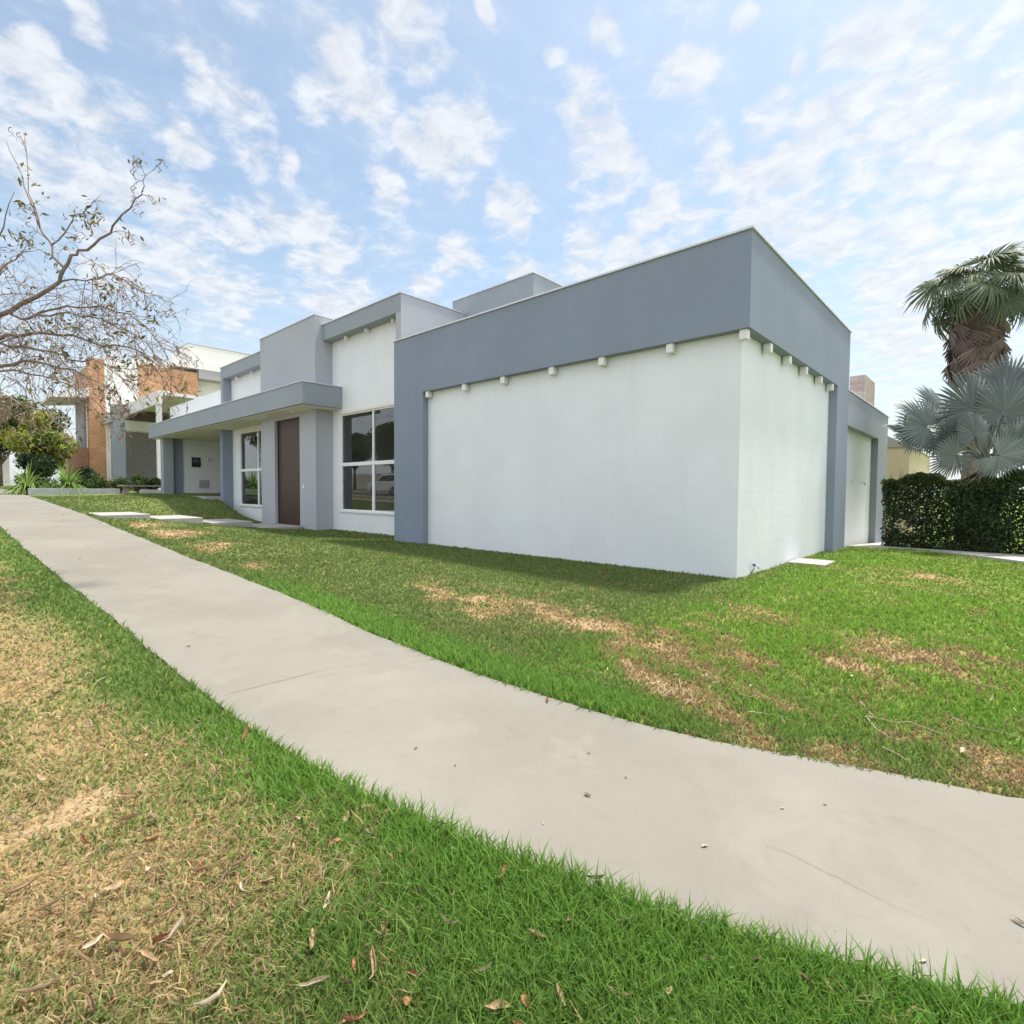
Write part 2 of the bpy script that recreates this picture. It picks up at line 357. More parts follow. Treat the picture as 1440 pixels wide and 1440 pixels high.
# dry / lush pattern of the turf, shared by the soil sheet and the blades
PATCH = []   # bare or straw-coloured places found on the lawn: (x, y, rx, ry, angle, amount)
for px, py, rx, ry, am in ((860, 884, .62, .24, .95), (945, 905, .55, .22, .9), (770, 862, .75, .25, .85), (690, 850, .8, .25, .75), (620, 835, .8, .25, .6), (965, 970, .42, .2, .9), (905, 935, .5, .15, .8), (1010, 940, .3, .15, .7), (1000, 890, .4, .18, .7),
                           (1060, 925, .4, .15, .7), (1065, 862, .5, .22, .8), (1270, 925, .55, .2, .95), (1210, 935, .4, .15, .7), (1360, 930, .5, .2, .8), (1400, 1060, .4, .15, .85), (1310, 1045, .3, .12, .6), (1180, 1055, .35, .14, .6), (1090, 980, .3, .1, .7), (1030, 1010, .35, .14, .85), (1110, 1075, .3, .1, .6),
                           (1300, 812, .8, .5, .6), (1440, 960, .4, .3, .6), (1240, 1105, .25, .08, .6), (1400, 1110, .25, .08, .7), (235, 756, 1.3, .55, 1.0), (290, 768, 1.0, .4, .8), (200, 748, 1.2, .45, .8), (340, 790, .8, .3, .6), (480, 850, .7, .12, .3), (1180, 800, .4, .15, .4)):
    g = on_ground(px, py, .25 if px < 400 else 0.0); PATCH.append((g[0], g[1], rx, ry, am))
def turf(X, Y):
    """returns dryness 0..1, lushness 0..1, bare 0..1"""
    d_l = yl_at(X)-Y; d_u = Y-yu_at(X)
    n1 = fbm(X*1.1, Y*1.1, 5); n2 = fbm(X*3.7, Y*3.7, 9); n3 = fbm(X*.45+4, Y*.45, 21)
    verge = d_l > -.8
    wid = .14+.90*sm(1.3, 3.0, X)
    dv = sm(wid-.25, wid+.65, d_l+(n1-.5)*.5+(n2-.5)*.35)
    dv = dv*(.80+.35*(n1-.4))-.35*sm(.50, .66, fbm(X*.9+7, Y*.9+3, 31))
    dv = np.maximum(dv, .58*sm(.3, .9, d_l)+(n2-.5)*.8)
    dv = dv+.16*sm(.3, .7, d_l)*sm(1.6, .4, X)-.34*sm(.50, .66, fbm(X*1.6+17, Y*1.6, 51))-.15*n2
    dl = np.zeros_like(X)
    wx = X+(n2-.5)*.5; wy = Y+(n1-.5)*.5
    for x, y, rx, ry, am in PATCH:
        c, s = -.80, .6     # patches run roughly along the mowing direction, down the slope towards the corner
        u = (wx-x)*c+(wy-y)*s; v = -(wx-x)*s+(wy-y)*c
        dl = np.maximum(dl, am*.92*np.exp(-((u/rx)**2+(v/ry)**2)*.5))
    n4 = fbm(X*8.5, Y*8.5, 83, 3)
    dl = sm(.12, .80, dl+(n2-.5)*.75+(n4-.5)*.6*sm(.03, .25, dl))
    dl = np.maximum(dl, .45*sm(.55, .75, n1*.6+n2*.4)*sm(-2, .5, X))
    dl = np.maximum(dl, .12*sm(.45, .7, n2)*sm(-1.0, 1.0, d_u))
    dl = dl*(1-.85*sm(.55, .25, d_u)*sm(2.0, 1.2, X)) 
    dry = np.clip(np.where(verge, dv, dl), 0, 1)
    lush = np.clip(np.where(verge, sm(1.3, .1, d_l)*(.35+.65*sm(-1.5, .8, X)), np.maximum(sm(.75, .2, d_u)*sm(2.3, 1.2, X)*sm(-6.5, -2.5, X), .8*sm(.42, .62, n3)*sm(-.2, .8, X))), 0, 1)
    bare = np.clip(np.where(verge, sm(.60, .72, n1*.5+n2*.5)*dv, sm(.75, 1.0, dl)*.5*sm(.45, .6, n2)), 0, 1)
    return dry, lush, bare
def turf_color(X, Y, rnd=None, soil=False):
    dry, lush, bare = turf(X, Y)
    n = len(X); r = RNG.random(n) if rnd is None else rnd
    right = sm(-.3, 1.2, X)*sm(-6.5, -3.5, Y)  # yellower turf, with that side's sunlight also put into the colour
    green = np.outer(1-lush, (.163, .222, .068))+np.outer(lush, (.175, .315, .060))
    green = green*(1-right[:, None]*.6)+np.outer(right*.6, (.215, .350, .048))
    straw = np.outer(np.ones(n), (.50, .385, .205)); dull = np.outer(np.ones(n), (.325, .245, .140))
    if soil:
        c = green*.75+np.array((.02, .02, .008)); c = c*(1-dry[:, None])+dry[:, None]*np.array((.40, .295, .155)); c = c*(1-bare[:, None])+bare[:, None]*np.array((.50, .36, .24))
        return c
    pick = (r < dry*.93)[:, None]
    r2 = RNG.random(n)[:, None]
    verge = (yl_at(X)-Y > -.8)[:, None]
    st = np.where(r2 < np.where(verge, .32, .80), dull, straw)
    st = np.where(verge, st, st*np.array((.86, .80, .76)))
    c = np.where(pick, st, green)
    j = .72+.56*RNG.random(n)[:, None]; hue = 1+(RNG.random((n, 3))-.5)*np.array((.30, .12, .25))
    return np.clip(c*j*hue, 0, .8)

def build_ground():
    def axis(lo, hi, c, fine, far):
        out = [c]; s = fine
        while out[-1] < hi: out.append(out[-1]+s); s = min(s*far, 40)
        a = out; out = [c]; s = fine
        while out[-1] > lo: out.append(out[-1]-s); s = min(s*far, 40)
        return np.array(sorted(set(out+a)))
    xs = np.concatenate([axis(-700, 700, 0, .09, 1.022)]); ys = axis(-700, 700, -6.2, .09, 1.022)
    ys = np.array(sorted(set(ys)-set(ys[np.abs(ys-ROAD_Y) < .3])|{ROAD_Y-.05, ROAD_Y+.1}))
    X, Y = np.meshgrid(xs, ys); nx, ny = len(xs), len(ys)
    Z = ground_z(X, Y)
    Z = Z-.03*in_poly(X, Y, PAVE)-.05*in_poly(X, Y, DRIVE)
    V = np.stack([X, Y, Z], -1).reshape(-1, 3)
    i = np.arange(nx*ny).reshape(ny, nx)
    F = np.stack([i[:-1, :-1], i[:-1, 1:], i[1:, 1:], i[1:, :-1]], -1).reshape(-1, 4)
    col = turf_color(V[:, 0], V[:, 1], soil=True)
    m, N, L, P = new_mat('turf_soil'); a = N.new('ShaderNodeAttribute'); a.attribute_name = 'tone'; co = objco(N)
    n = nz(N, L, 38, 6, .7, co); n2 = nz(N, L, 7, 5, .6, co)
    c = mixc(N, L, mrange(N, L, n, .3, .7, .0, 1), mixc(N, L, 1.0, a.outputs['Color'], (.55, .55, .5), 'MULTIPLY'), mixc(N, L, 1.0, a.outputs['Color'], (1.25, 1.2, 1.1), 'MULTIPLY'))
    L.new(c, P.inputs['Base Color']); P.inputs['Roughness'].default_value = .95; P.inputs['Specular IOR Level'].default_value = .1
    bump(N, L, P, n, .7, .03)
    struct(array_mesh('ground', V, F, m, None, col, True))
build_ground()

def pavement_mat():
    m, N, L, P = new_mat('pavement_concrete'); co = objco(N)
    n = nz(N, L, .5, 6, .6, co); n2 = nz(N, L, 4.5, 6, .65, co); n3 = nz(N, L, 60, 3, .6, co)
    c = mixc(N, L, mrange(N, L, n, .3, .7, 0, 1), (.196, .183, .153), (.236, .220, .186))
    c = mixc(N, L, mrange(N, L, n2, .50, .78, 0, .35), c, (.165, .15, .124))
    c = mixc(N, L, mrange(N, L, n3, .60, .75, 0, .35), c, (.155, .14, .12))
    c = mixc(N, L, mrange(N, L, nz(N, L, 1.6, 7, .7, co, .8), .50, .66, 0, .45), c, (.25, .237, .205))
    c = mixc(N, L, mrange(N, L, nz(N, L, .9, 7, .68, co, 1.2), .56, .72, 0, .4), c, (.16, .145, .115))
    vo = N.new('ShaderNodeTexVoronoi'); vo.inputs['Scale'].default_value = 4.2; L.new(co, vo.inputs['Vector'])
    c = mixc(N, L, mrange(N, L, vo.outputs['Distance'], .035, .02, 0, .55), c, (.13, .11, .09))
    sp = N.new('ShaderNodeSeparateXYZ'); L.new(co, sp.inputs[0])
    def mth(op, a, b=None, cc=None):
        q = N.new('ShaderNodeMath'); q.operation = op
        for i, v in enumerate((a, b, cc)):
            if v is None: continue
            if hasattr(v, 'is_linked'): L.new(v, q.inputs[i])
            else: q.inputs[i].default_value = v
        return q.outputs[0]
    wob = nz(N, L, 3.5, 5, .65, co)
    crack = None
    for (p0, p1, dep, wd) in CRACKS:
        a = np.array(p0); b = np.array(p1); t = (b-a); ln = np.linalg.norm(t); t = t/ln; nn = np.array((-t[1], t[0]))
        dist = mth('ADD', mth('MULTIPLY_ADD', sp.outputs[0], float(nn[0]), float(-nn@a)), mth('MULTIPLY', sp.outputs[1], float(nn[1])))
        dist = mth('ABSOLUTE', mth('ADD', dist, mth('MULTIPLY_ADD', wob, .10, -.05)))
        al = mth('ADD', mth('MULTIPLY_ADD', sp.outputs[0], float(t[0]), float(-t@a)), mth('MULTIPLY', sp.outputs[1], float(t[1])))
        msk = mth('MULTIPLY', mrange(N, L, al, -.05, .1, 0, 1), mrange(N, L, al, ln-.3, ln+.05, 1, 0))
        k = mth('MULTIPLY', mrange(N, L, dist, wd*.3, wd, dep, 0), msk)
        crack = k if crack is None else mth('MAXIMUM', crack, k)
    c = mixc(N, L, crack, c, (.10, .088, .07))
    L.new(c, P.inputs['Base Color']); P.inputs['Roughness'].default_value = .88; P.inputs['Specular IOR Level'].default_value = .25
    bump(N, L, P, n3, .10, .01)
    return m
g = lambda px, py: tuple(on_ground(px, py)[:2])
CRACKS = [(g(315, 980), g(475, 940), .75, .011), (g(475, 940), g(640, 918), .30, .010), (g(1075, 1190), g(1330, 1315), .28, .012)]
def ribbon(name, A, B, mat, lift, thick, dz=None):
    n = 60*6; 
    def par(P):
        s = np.concatenate([[0], np.cumsum(np.linalg.norm(np.diff(P, axis=0), axis=1))]); return s/s[-1]
    k = 7
    V = []; F = []
    A2 = A; ta = par(A); tb = par(B)
    # match each point of A to the closest course parameter of B
    idx = [int(np.argmin(np.linalg.norm(B-p, axis=1))) for p in A]
    idx = list(np.maximum.accumulate(idx))
    for p, ib in zip(A, idx):
        q = B[ib]
        for j in range(k):
            t = j/(k-1); c = p*(1-t)+q*t
            V.append((c[0], c[1], float(ground_z(c[0], c[1], False))+lift if dz is None else dz(c)))
        V.append((p[0], p[1], V[-k][2]-thick)); V.append((q[0], q[1], V[-2][2]-thick))
    m = k+2
    for i in range(len(A)-1):
        for j in range(k-1): F.append((i*m+j, i*m+j+1, (i+1)*m+j+1, (i+1)*m+j))
        F.append((i*m+k, i*m, (i+1)*m, (i+1)*m+k)); F.append((i*m+k-1, i*m+k+1, (i+1)*m+k+1, (i+1)*m+k-1))
    me = bpy.data.meshes.new(name); me.from_pydata(V, [], F); me.update()
    bm = bmesh.new(); bm.from_mesh(me); bmesh.ops.recalc_face_normals(bm, faces=bm.faces); bm.to_mesh(me); bm.free()
    return finish(name, me, mat)
jit = lambda P, s: P+np.stack([np.zeros(len(P)), (fbm(P[:, 0]*2.2, P[:, 1]*2.2+s, 40)-.5)*.10], 1)
struct(ribbon('pavement', jit(PU2, 0), jit(PL2, 9), pavement_mat(), .012, .06))
def path_side():
    mb = MB(); n = len(DRIVE)
    top = [(x, y, float(ground_z(x, y, False))+.06) for x, y in DRIVE]; bot = [(x, y, z-.12) for x, y, z in top]
    mb.add(top+bot, [tuple(range(n))]+[(i, i+n, (i+1) % n+n, (i+1) % n) for i in range(n)])
    return struct(mb.build('path', plain('path_concrete', (.45, .43, .385), .85, 0, .08, 3, .2)))
path_side()
def road():
    mb = MB(); xs = np.linspace(-200, 200, 161)
    for y0, y1, lift, nm, mt in ((ROAD_Y-7.5, ROAD_Y-.16, .07, 'road', plain('asphalt', (.055, .055, .057), .9, 0, .15, 20, .3)),):
        V = []; F = []
        for i, x in enumerate(xs):
            z = float(base_z(x))-.22+lift; V += [(x, y0, z), (x, y1, z)]
            if i: F.append((2*i-2, 2*i, 2*i+1, 2*i-1))
        struct(mb.add(V, F).build(nm, mt))
    for k, y in enumerate((ROAD_Y-.16, ROAD_Y-7.7)):
        kb = MB(); V = []; F = []
        for i, x in enumerate(xs):
            z = float(base_z(x)); V += [(x, y, z-.3), (x, y, z-.0), (x, y+.16, z-.0), (x, y+.16, z-.3)]
            if i: 
                for a in range(3): F.append((4*i-4+a, 4*i+a, 4*i+a+1, 4*i-3+a))
        struct(kb.add(V, F).build('kerb', M['greyconc']))
    # far verge beyond the road
    fv = MB(); V = []; F = []
    for i, x in enumerate(xs):
        z = float(base_z(x))-.01; V += [(x, ROAD_Y-60, z+.6), (x, ROAD_Y-7.7, z)]
        if i: F.append((2*i-2, 2*i, 2*i+1, 2*i-1))
    struct(fv.add(V, F).build('far_verge', plain('far_turf', (.13, .17, .05), .95, 0, .4, 2, .3)))
road()

# ------------------------------------------------------------------ the house
H = tag(empty('modern_house', (0, 0, 0)), 'long single storey white and grey house with flat parapets and dark wooden front door', 'house')
DT, WT = 3.98, 5.48      # underside and top of the deep fascia
MB().box(-8.3, 0, 0, 7.0, -.4, 4.6).build('wall', M['block'], H)
RING = [(-9.27, 7.06), (-9.27, -.18), (.18, -.18), (.18, 7.06), (-.07, 7.06), (-.07, .07), (-9.02, .07), (-9.02, 7.06)]
MB().prism(RING, DT, WT).build('fascia', M['dark'], H)
MB().box(-9.02, -.07, .07, 7.06, 4.62, 4.72).build('roof', M['greyconc'], H)
COP = [(-9.30, 7.09), (-9.30, -.21), (.21, -.21), (.21, 7.09), (-.10, 7.09), (-.10, .10), (-8.99, .10), (-8.99, 7.09)]
MB().prism(COP, WT+.002, WT+.035).build('coping', M['coping'], H)
MB().box(-9.27, -8.0, -.18, 1.0, -.4, DT).build('pillar', M['dark'], H)
MB().box(-.35, .18, 5.81, 7.06, -.4, DT).build('pillar', M['dark'], H)
def downlight(x, y, ztop):
    q = .064 if ztop < 5 else .052
    MB().box(x-q, x+q, y-q, y+q, ztop-2.5*q, ztop-.001).build('downlight', M['fixture'], H, .012)
for x in (-7.86, -6.46, -5.17, -3.78, -2.56, -1.17): downlight(x, -.092, DT)
downlight(.07, -.082, DT)
for y in (.99, 2.11, 3.25, 4.45, 5.50): downlight(.092, y, DT)
# window bay and its parapet volume behind
FZ0, FZ1 = 6.63, 7.15
wl = MB()
wl.box(-14.7, -10.15, .85, 1.02, -.4, .70).box(-14.7, -10.15, .85, 1.02, 4.05, FZ0).box(-14.7, -13.95, .85, 1.02, .70, 4.05)
wl.build('wall', M['white'], H)
wl = MB().box(-24.0, -18.9, .85, 1.02, -.4, .70).box(-24.0, -18.9, .85, 1.02, 4.05, FZ0).box(-24.0, -23.05, .85, 1.02, .70, 4.05).box(-19.05, -18.9, .85, 1.02, .70, 4.05)
wl.build('wall', M['white'], H)
R2 = [(-24.3, 9), (-24.3, .48), (-9.88, .48), (-9.88, 9), (-10.13, 9), (-10.13, .73), (-24.05, .73), (-24.05, 9)]
MB().prism(R2, FZ0, FZ1).build('fascia', M['mid'], H)
C2 = [(-24.33, 9.03), (-24.33, .45), (-9.85, .45), (-9.85, 9.03), (-10.16, 9.03), (-10.16, .76), (-24.02, .76), (-24.02, 9.03)]
MB().prism(C2, FZ1+.002, FZ1+.03).build('coping', M['coping'], H)
MB().box(-24.05, -10.13, .73, 9, 6.64, 6.74).build('roof', M['greyconc'], H)
MB().box(-10.13, -9.876, .484, 8.99, -.4, FZ1-.001).build('side_wall', M['light'], H)
MB().box(-24.3, -24.02, .48, 9, 4.6, FZ0).build('side_wall', M['mid'], H)
for x in (-13.34, -12.08, -10.6, -22.97, -21.25): downlight(x, .72, FZ0)
# entrance tower with its door opening, one extruded outline
TW = [(-19.06, -.4), (-17.79, -.4), (-17.79, 4.08), (-15.70, 4.08), (-15.70, -.4), (-14.49, -.4), (-14.49, 7.45), (-19.06, 7.45)]
MB().prism(TW, .2, 1.0, 'y').build('entrance_tower', M['light'], H)
MB().box(-19.09, -14.46, .17, 1.03, 7.452, 7.48).build('coping', M['coping'], H)
D = MB().box(-17.76, -15.73, .33, .39, .03, 4.05).build('door', M['door'], H, .006)
MB().tube([(-15.95, .33, 1.95), (-15.95, .285, 1.95)], .045, 12).build('handle', M['black'], D)
MB().tube([(-15.95, .33, 2.2), (-15.95, .31, 2.2)], .03, 12).build('lock', M['black'], D)
MB().box(-17.79, -15.70, .18, .6, -.1, .025).build('threshold', M['concrete'], H)
MB().box(-17.79, -17.765,   .31, .43, .026, 4.078).box(-15.725, -15.70, .31, .43, .026, 4.078).box(-17.765, -15.725, .31, .43, 4.052, 4.078).build('door_frame', M['door'], H)
MB().box(-15.46, -15.36, .18, .2, 1.46, 1.60).build('doorbell', M['fixture'], H, .006)
# canopy
MB().box(-32.38, -13.83, -.59, .90, 4.26, 4.97).box(-32.38, -24.02, .90, 6.6, 4.262, 4.968).build('canopy', M['mid'], H)
MB().box(-32.41, -13.80, -.62, .84, 4.972, 5.0).build('coping', M['coping'], H)
MB().box(-32.25, -13.95, -.46, .82, 4.235, 4.259).box(-32.25, -24.05, .82, 6.5, 4.235, 4.259).build('ceiling', M['ceil'], H)
for x in (-15.62, -17.9, -21.5): MB().tube([(x, -.1, 4.234), (x, -.1, 4.20)], .07, 14).build('downlight', M['fixture'], H)
a_ = on_y(309, 549, 1.0); b_ = on_y(239, 573, 1.0)
MB().box(b_[0], -24.31, 1.0, 1.2, 4.966, a_[2]).build('parapet', M['white'], H)
# windows
def window(x0, x1, z0, z1, zr, xm, y=.90):
    t = .055; f = MB()
    f.box(x0, x1, y-.04, y+.04, z0, z0+t).box(x0, x1, y-.04, y+.04, z1-t, z1).box(x0, x0+t, y-.038, y+.038, z0+t, z1-t).box(x1-t, x1, y-.038, y+.038, z0+t, z1-t)
    f.box(x0+t, x1-t, y-.05, y+.036, zr-.075, zr+.045)
    f.box(xm-.04, xm+.04, y-.036, y+.034, zr+.045, z1-t).box(xm-.065, xm+.065, y-.036, y+.034, z0+t, zr-.075)
    o = f.build('window', M['frame'], H, .004)
    for a, b in ((x0+t, xm-.03), (xm+.03, x1-t)):
        for c, d in ((z0+t, zr-.06), (zr+.04, z1-t)):
            MB().add([(a, y, c), (b, y, c), (b, y, d), (a, y, d)], [(0, 1, 2, 3)]).build('pane', M['glass'], o)
    MB().box(x0-.03, x1+.03, .80, .849, z0-.05, z0+.0).build('sill', M['frame'], o)
    MB().box(x0-.06, x1+.06, .815, .849, z1+.0, z1+.09).build('lintel', M['ceil'], o)
window(-13.95, -10.16, .70, 4.05, 2.32, -11.95)
window(-23.05, -19.06, .70, 4.05, 2.32, -21.05)
def room(x0, x1, y0, y1, z0, z1, wallx):
    mb = MB(); mb.add([(x0,y0,z0),(x1,y0,z0),(x1,y1,z0),(x0,y1,z0),(x0,y0,z1),(x1,y0,z1),(x1,y1,z1),(x0,y1,z1)], [(7,6,5,4),(1,2,6,5)[::-1],(2,3,7,6)[::-1],(3,0,4,7)[::-1]])
    mb.build('interior_wall', M['room'], H)
    MB().add([(x0,y0,z0),(x1,y0,z0),(x1,y1,z0),(x0,y1,z0)], [(0,1,2,3)]).build('interior_floor', M['roomfloor'], H)
    MB().box(wallx, wallx+.25, y1-1.9, y1-.01, z0+.001, z1-.001).build('interior_partition', M['room'], H)
room(-14.6, -10.16, 1.03, 5.2, .05, 4.3, -13.0)
room(-23.95, -19.0, 1.03, 5.2, .05, 4.3, -21.6)
# carport at the far end
MB().box(-32.2, -24.02, -.35, 6.6, .6, 1.07).build('carport_floor', M['greyconc'], H)
MB().box(-31.35, -31.05, .72, 6.6, 1.07, 4.234).box(-31.05, -24.25, 6.3, 6.6, 1.07, 4.234).build('carport_wall', M['white'], H)
MB().box(-31.05, -31.03, .74, 6.3, 1.072, 1.22).build('baseboard', M['mid'], H)
MB().box(-31.3, -30.75, -.30, .18, .9, 4.234).build('pillar', M['mid'], H)
MB().box(-31.42, -30.98, .24, .70, .9, 4.234).build('pillar', M['dark'], H)
MB().box(-24.28, -23.92, .40, .849, .1, 4.234).build('pillar', M['dark'], H)
MB().box(-24.24, -24.02, .86, 6.6, .3, 4.234).build('carport_wall', M['white'], H)
mbx = MB().box(-31.048, -31.0, 1.16, 1.62, 2.70, 3.25).build('meter_box', M['black'], H, .01)
MB().box(-30.999, -30.99, 1.24, 1.54, 2.95, 3.15).build('meter_glass', plain('meter_glass', (.12, .13, .14), .1, 0, .05, 4, 0), mbx)
vp = MB().box(-31.048, -31.01, 1.52, 2.06, 1.50, 1.96).build('vent_panel', plain('vent_grey', (.5, .5, .5), .5), H, .008)
for k in range(5): MB().box(-31.009, -31.0, 1.56, 2.02, 1.55+k*.08, 1.58+k*.08).build('louvre', M['steel'], vp)
MB().sphere((-30.98, 2.0, 3.2), (.07, .09, .09), 12, 8).build('wall_lamp', M['fixture'], H, 0, True)
# water tank block on the roof
MB().box(-10.5, -6.97, 3.0, 4.55, 4.7, 7.69).build('tank_block', M['mid'], H)
MB().box(-10.53, -6.94, 2.97, 4.58, 7.692, 7.72).build('coping', M['coping'], H)
# lower wing on the right-hand side
MB().box(-6, 0, 7.06, 13.3, -.9, 3.6).build('wall', M['white'], H)
R3 = [(-6, 7.065), (.18, 7.065), (.18, 13.43), (-6, 13.43)]
MB().prism(R3, 3.16, 4.02).build('fascia', M['mid'], H)
MB().box(-6.03, .21, 7.065, 13.46, 4.022, 4.055).build('coping', M['coping'], H)
MB().box(-.35, .18, 11.6, 13.43, -.9, 3.16).build('pillar', M['mid'], H)
for y in (8.6, 10.2): MB().tube([(0, y, 1.75), (.07, y, 1.74), (.10, y, 1.66)], .018, 6).build('wall_hook', M['steel'], H)
MB().box(-.85, -.4, 12.66, 14.5, 3.8, 5.44).build('chimney', brick('chimney_brick', (.36, .27, .235), (.46, .37, .335), (.55, .5, .46), .25, .09), H)
tp = MB().tube([(.0, .66, .02), (.05, .66, .10), (.05, .66, .17)], .014, 8).tube([(.05, .66, .16), (.12, .66, .16), (.13, .66, .11)], .012, 8).build('garden_tap', M['steel'], H, 0, True)
MB().box(.03, .075, .63, .69, .175, .19).build('tap_handle', M['blue'], tp)

# entrance slabs, one thing each
SLABS = [(-18.15, -15.85, -5.62, -4.42, .55, 'long white concrete slab of the entrance walk, next to the pavement'),
         (-18.05, -15.75, -4.22, -3.0, .40, 'white concrete slab of the entrance walk, second from the pavement'),
         (-17.95, -15.65, -2.78, -1.5, .21, 'white concrete slab of the entrance walk with a raised shaded front edge, second from the door'),
         (-17.85, -15.4, -1.28, .14, .03, 'white concrete slab directly at the foot of the dark front door')]
SLABS = [(a, b, c, d, float(ground_z(-16.9, c))+.035, l) for a, b, c, d, z, l in SLABS]
for x0, x1, y0, y1, z, lab in SLABS:
    c = ((x0+x1)/2, (y0+y1)/2, z)
    o = MB().box(x0, x1, y0, y1, z-.2, z).build('stepping_slab', M['concrete'], None, .015, False, c); o.location = c
    tag(o, lab, 'paving slab', 'entrance walk slabs')
o = MB().box(.03, .70, 2.62, 3.5, -.05, .045).build('inspection_cover', M['concrete'], None, .012, False, (.36, 3.06, 0)); o.location = (.36, 3.06, float(ground_z(.4, 3.0))-.0)
tag(o, 'small flat concrete cover lying in the grass against the sunlit side wall', 'cover slab')

# ------------------------------------------------------------------ foliage builders
def quads_mesh(name, C, U, W, mat, parent, colors, bend=0.0):
    """leaf cards: centre C, half-length U, half-width W (arrays)"""
    n = len(C); V = np.empty((n, 4, 3)); V[:, 0] = C-U; V[:, 1] = C+W*1.0-U*.1; V[:, 2] = C+U; V[:, 3] = C-W*1.0-U*.1
    if bend:
        nn = np.cross(U, W); V[:, 2] += bend*nn/(np.linalg.norm(nn, axis=1, keepdims=True)+1e-9)*np.linalg.norm(U, axis=1, keepdims=True)
    F = np.arange(n*4).reshape(n, 4)
    return array_mesh(name, V.reshape(-1, 3), F, mat, parent, np.repeat(colors, 4, 0))
def rand_dirs(n):
    v = RNG.normal(size=(n, 3)); return v/np.linalg.norm(v, axis=1, keepdims=True)
LEAF = leafy('tree_leaf', .35, .55); GRASS = leafy('grass_blade', .5, .6, spec=.15); STRAWY = leafy('dry_frond', .2, .8)
BARK = plain('grey_brown_bark', (.20, .155, .125), .9, 0, .25, 14, .5)
BARKP = plain('pale_bark', (.36, .27, .22), .9, 0, .2, 10, .5)
def leaf_cloud(name, blobs, n, size, cols, parent, flat=.0, aspect=.45):
    """leaves filling clumps: blobs = list of (centre, radii)"""
    vol = np.array([b[1][0]*b[1][1]*b[1][2] for b in blobs])**.75; k = RNG.choice(len(blobs), n, p=vol/vol.sum())
    c = np.array([b[0] for b in blobs])[k]; r = np.array([b[1] for b in blobs])[k]
    d = rand_dirs(n); rad = RNG.random(n)**.42
    P = c+d*r*rad[:, None]
    U = rand_dirs(n); U[:, 2] -= .35; U[:, 2] *= (1-flat); U /= np.linalg.norm(U, axis=1, keepdims=True)
    W = np.cross(U, rand_dirs(n)); W /= np.linalg.norm(W, axis=1, keepdims=True)
    s = size*(.6+.8*RNG.random(n))[:, None]
    cols = np.array(cols); tone = RNG.random(len(blobs))[k]*.6+RNG.random(n)*.4
    ii = np.clip((tone*len(cols)).astype(int), 0, len(cols)-1)
    col = cols[ii]*(.75+.5*RNG.random(n))[:, None]
    return quads_mesh(name, P, U*s, W*s*aspect, LEAF, parent, col, .15)
def tree(name, base, h, crown_r, blobs, n, size, cols, label, group=None, trunk_r=.14, bark=BARK, lean=(0, 0)):
    root = tag(empty(name, tuple(base)), label, 'tree', group)
    top = np.array((lean[0], lean[1], h))
    pts = [np.array((0, 0, -.1)), top*.35+np.array((.03, .02, 0)), top*.7, top]
    t = MB().tube(pts, [trunk_r, trunk_r*.8, trunk_r*.65, trunk_r*.4], 8)
    for c, r in blobs[:14]:
        s = top*(.55+.4*random.random()); c = np.array(c)
        t.tube([s, (s+c)/2+np.array((0, 0, -.1*np.linalg.norm(c-s))), c], [trunk_r*.38, trunk_r*.25, trunk_r*.08], 6)
    t.build('trunk', bark, root, 0, True)
    leaf_cloud('crown', blobs, n, size, cols, root)
    return root
def blobs_round(c, R, n, r0, r1, squash=.8):
    out = []
    for i in range(n):
        d = rand_dirs(1)[0]; rr = random.random()**.4
        p = np.array(c)+d*np.array(R)*rr; r = random.uniform(r0, r1); out.append((p, (r, r, r*squash)))
    return out

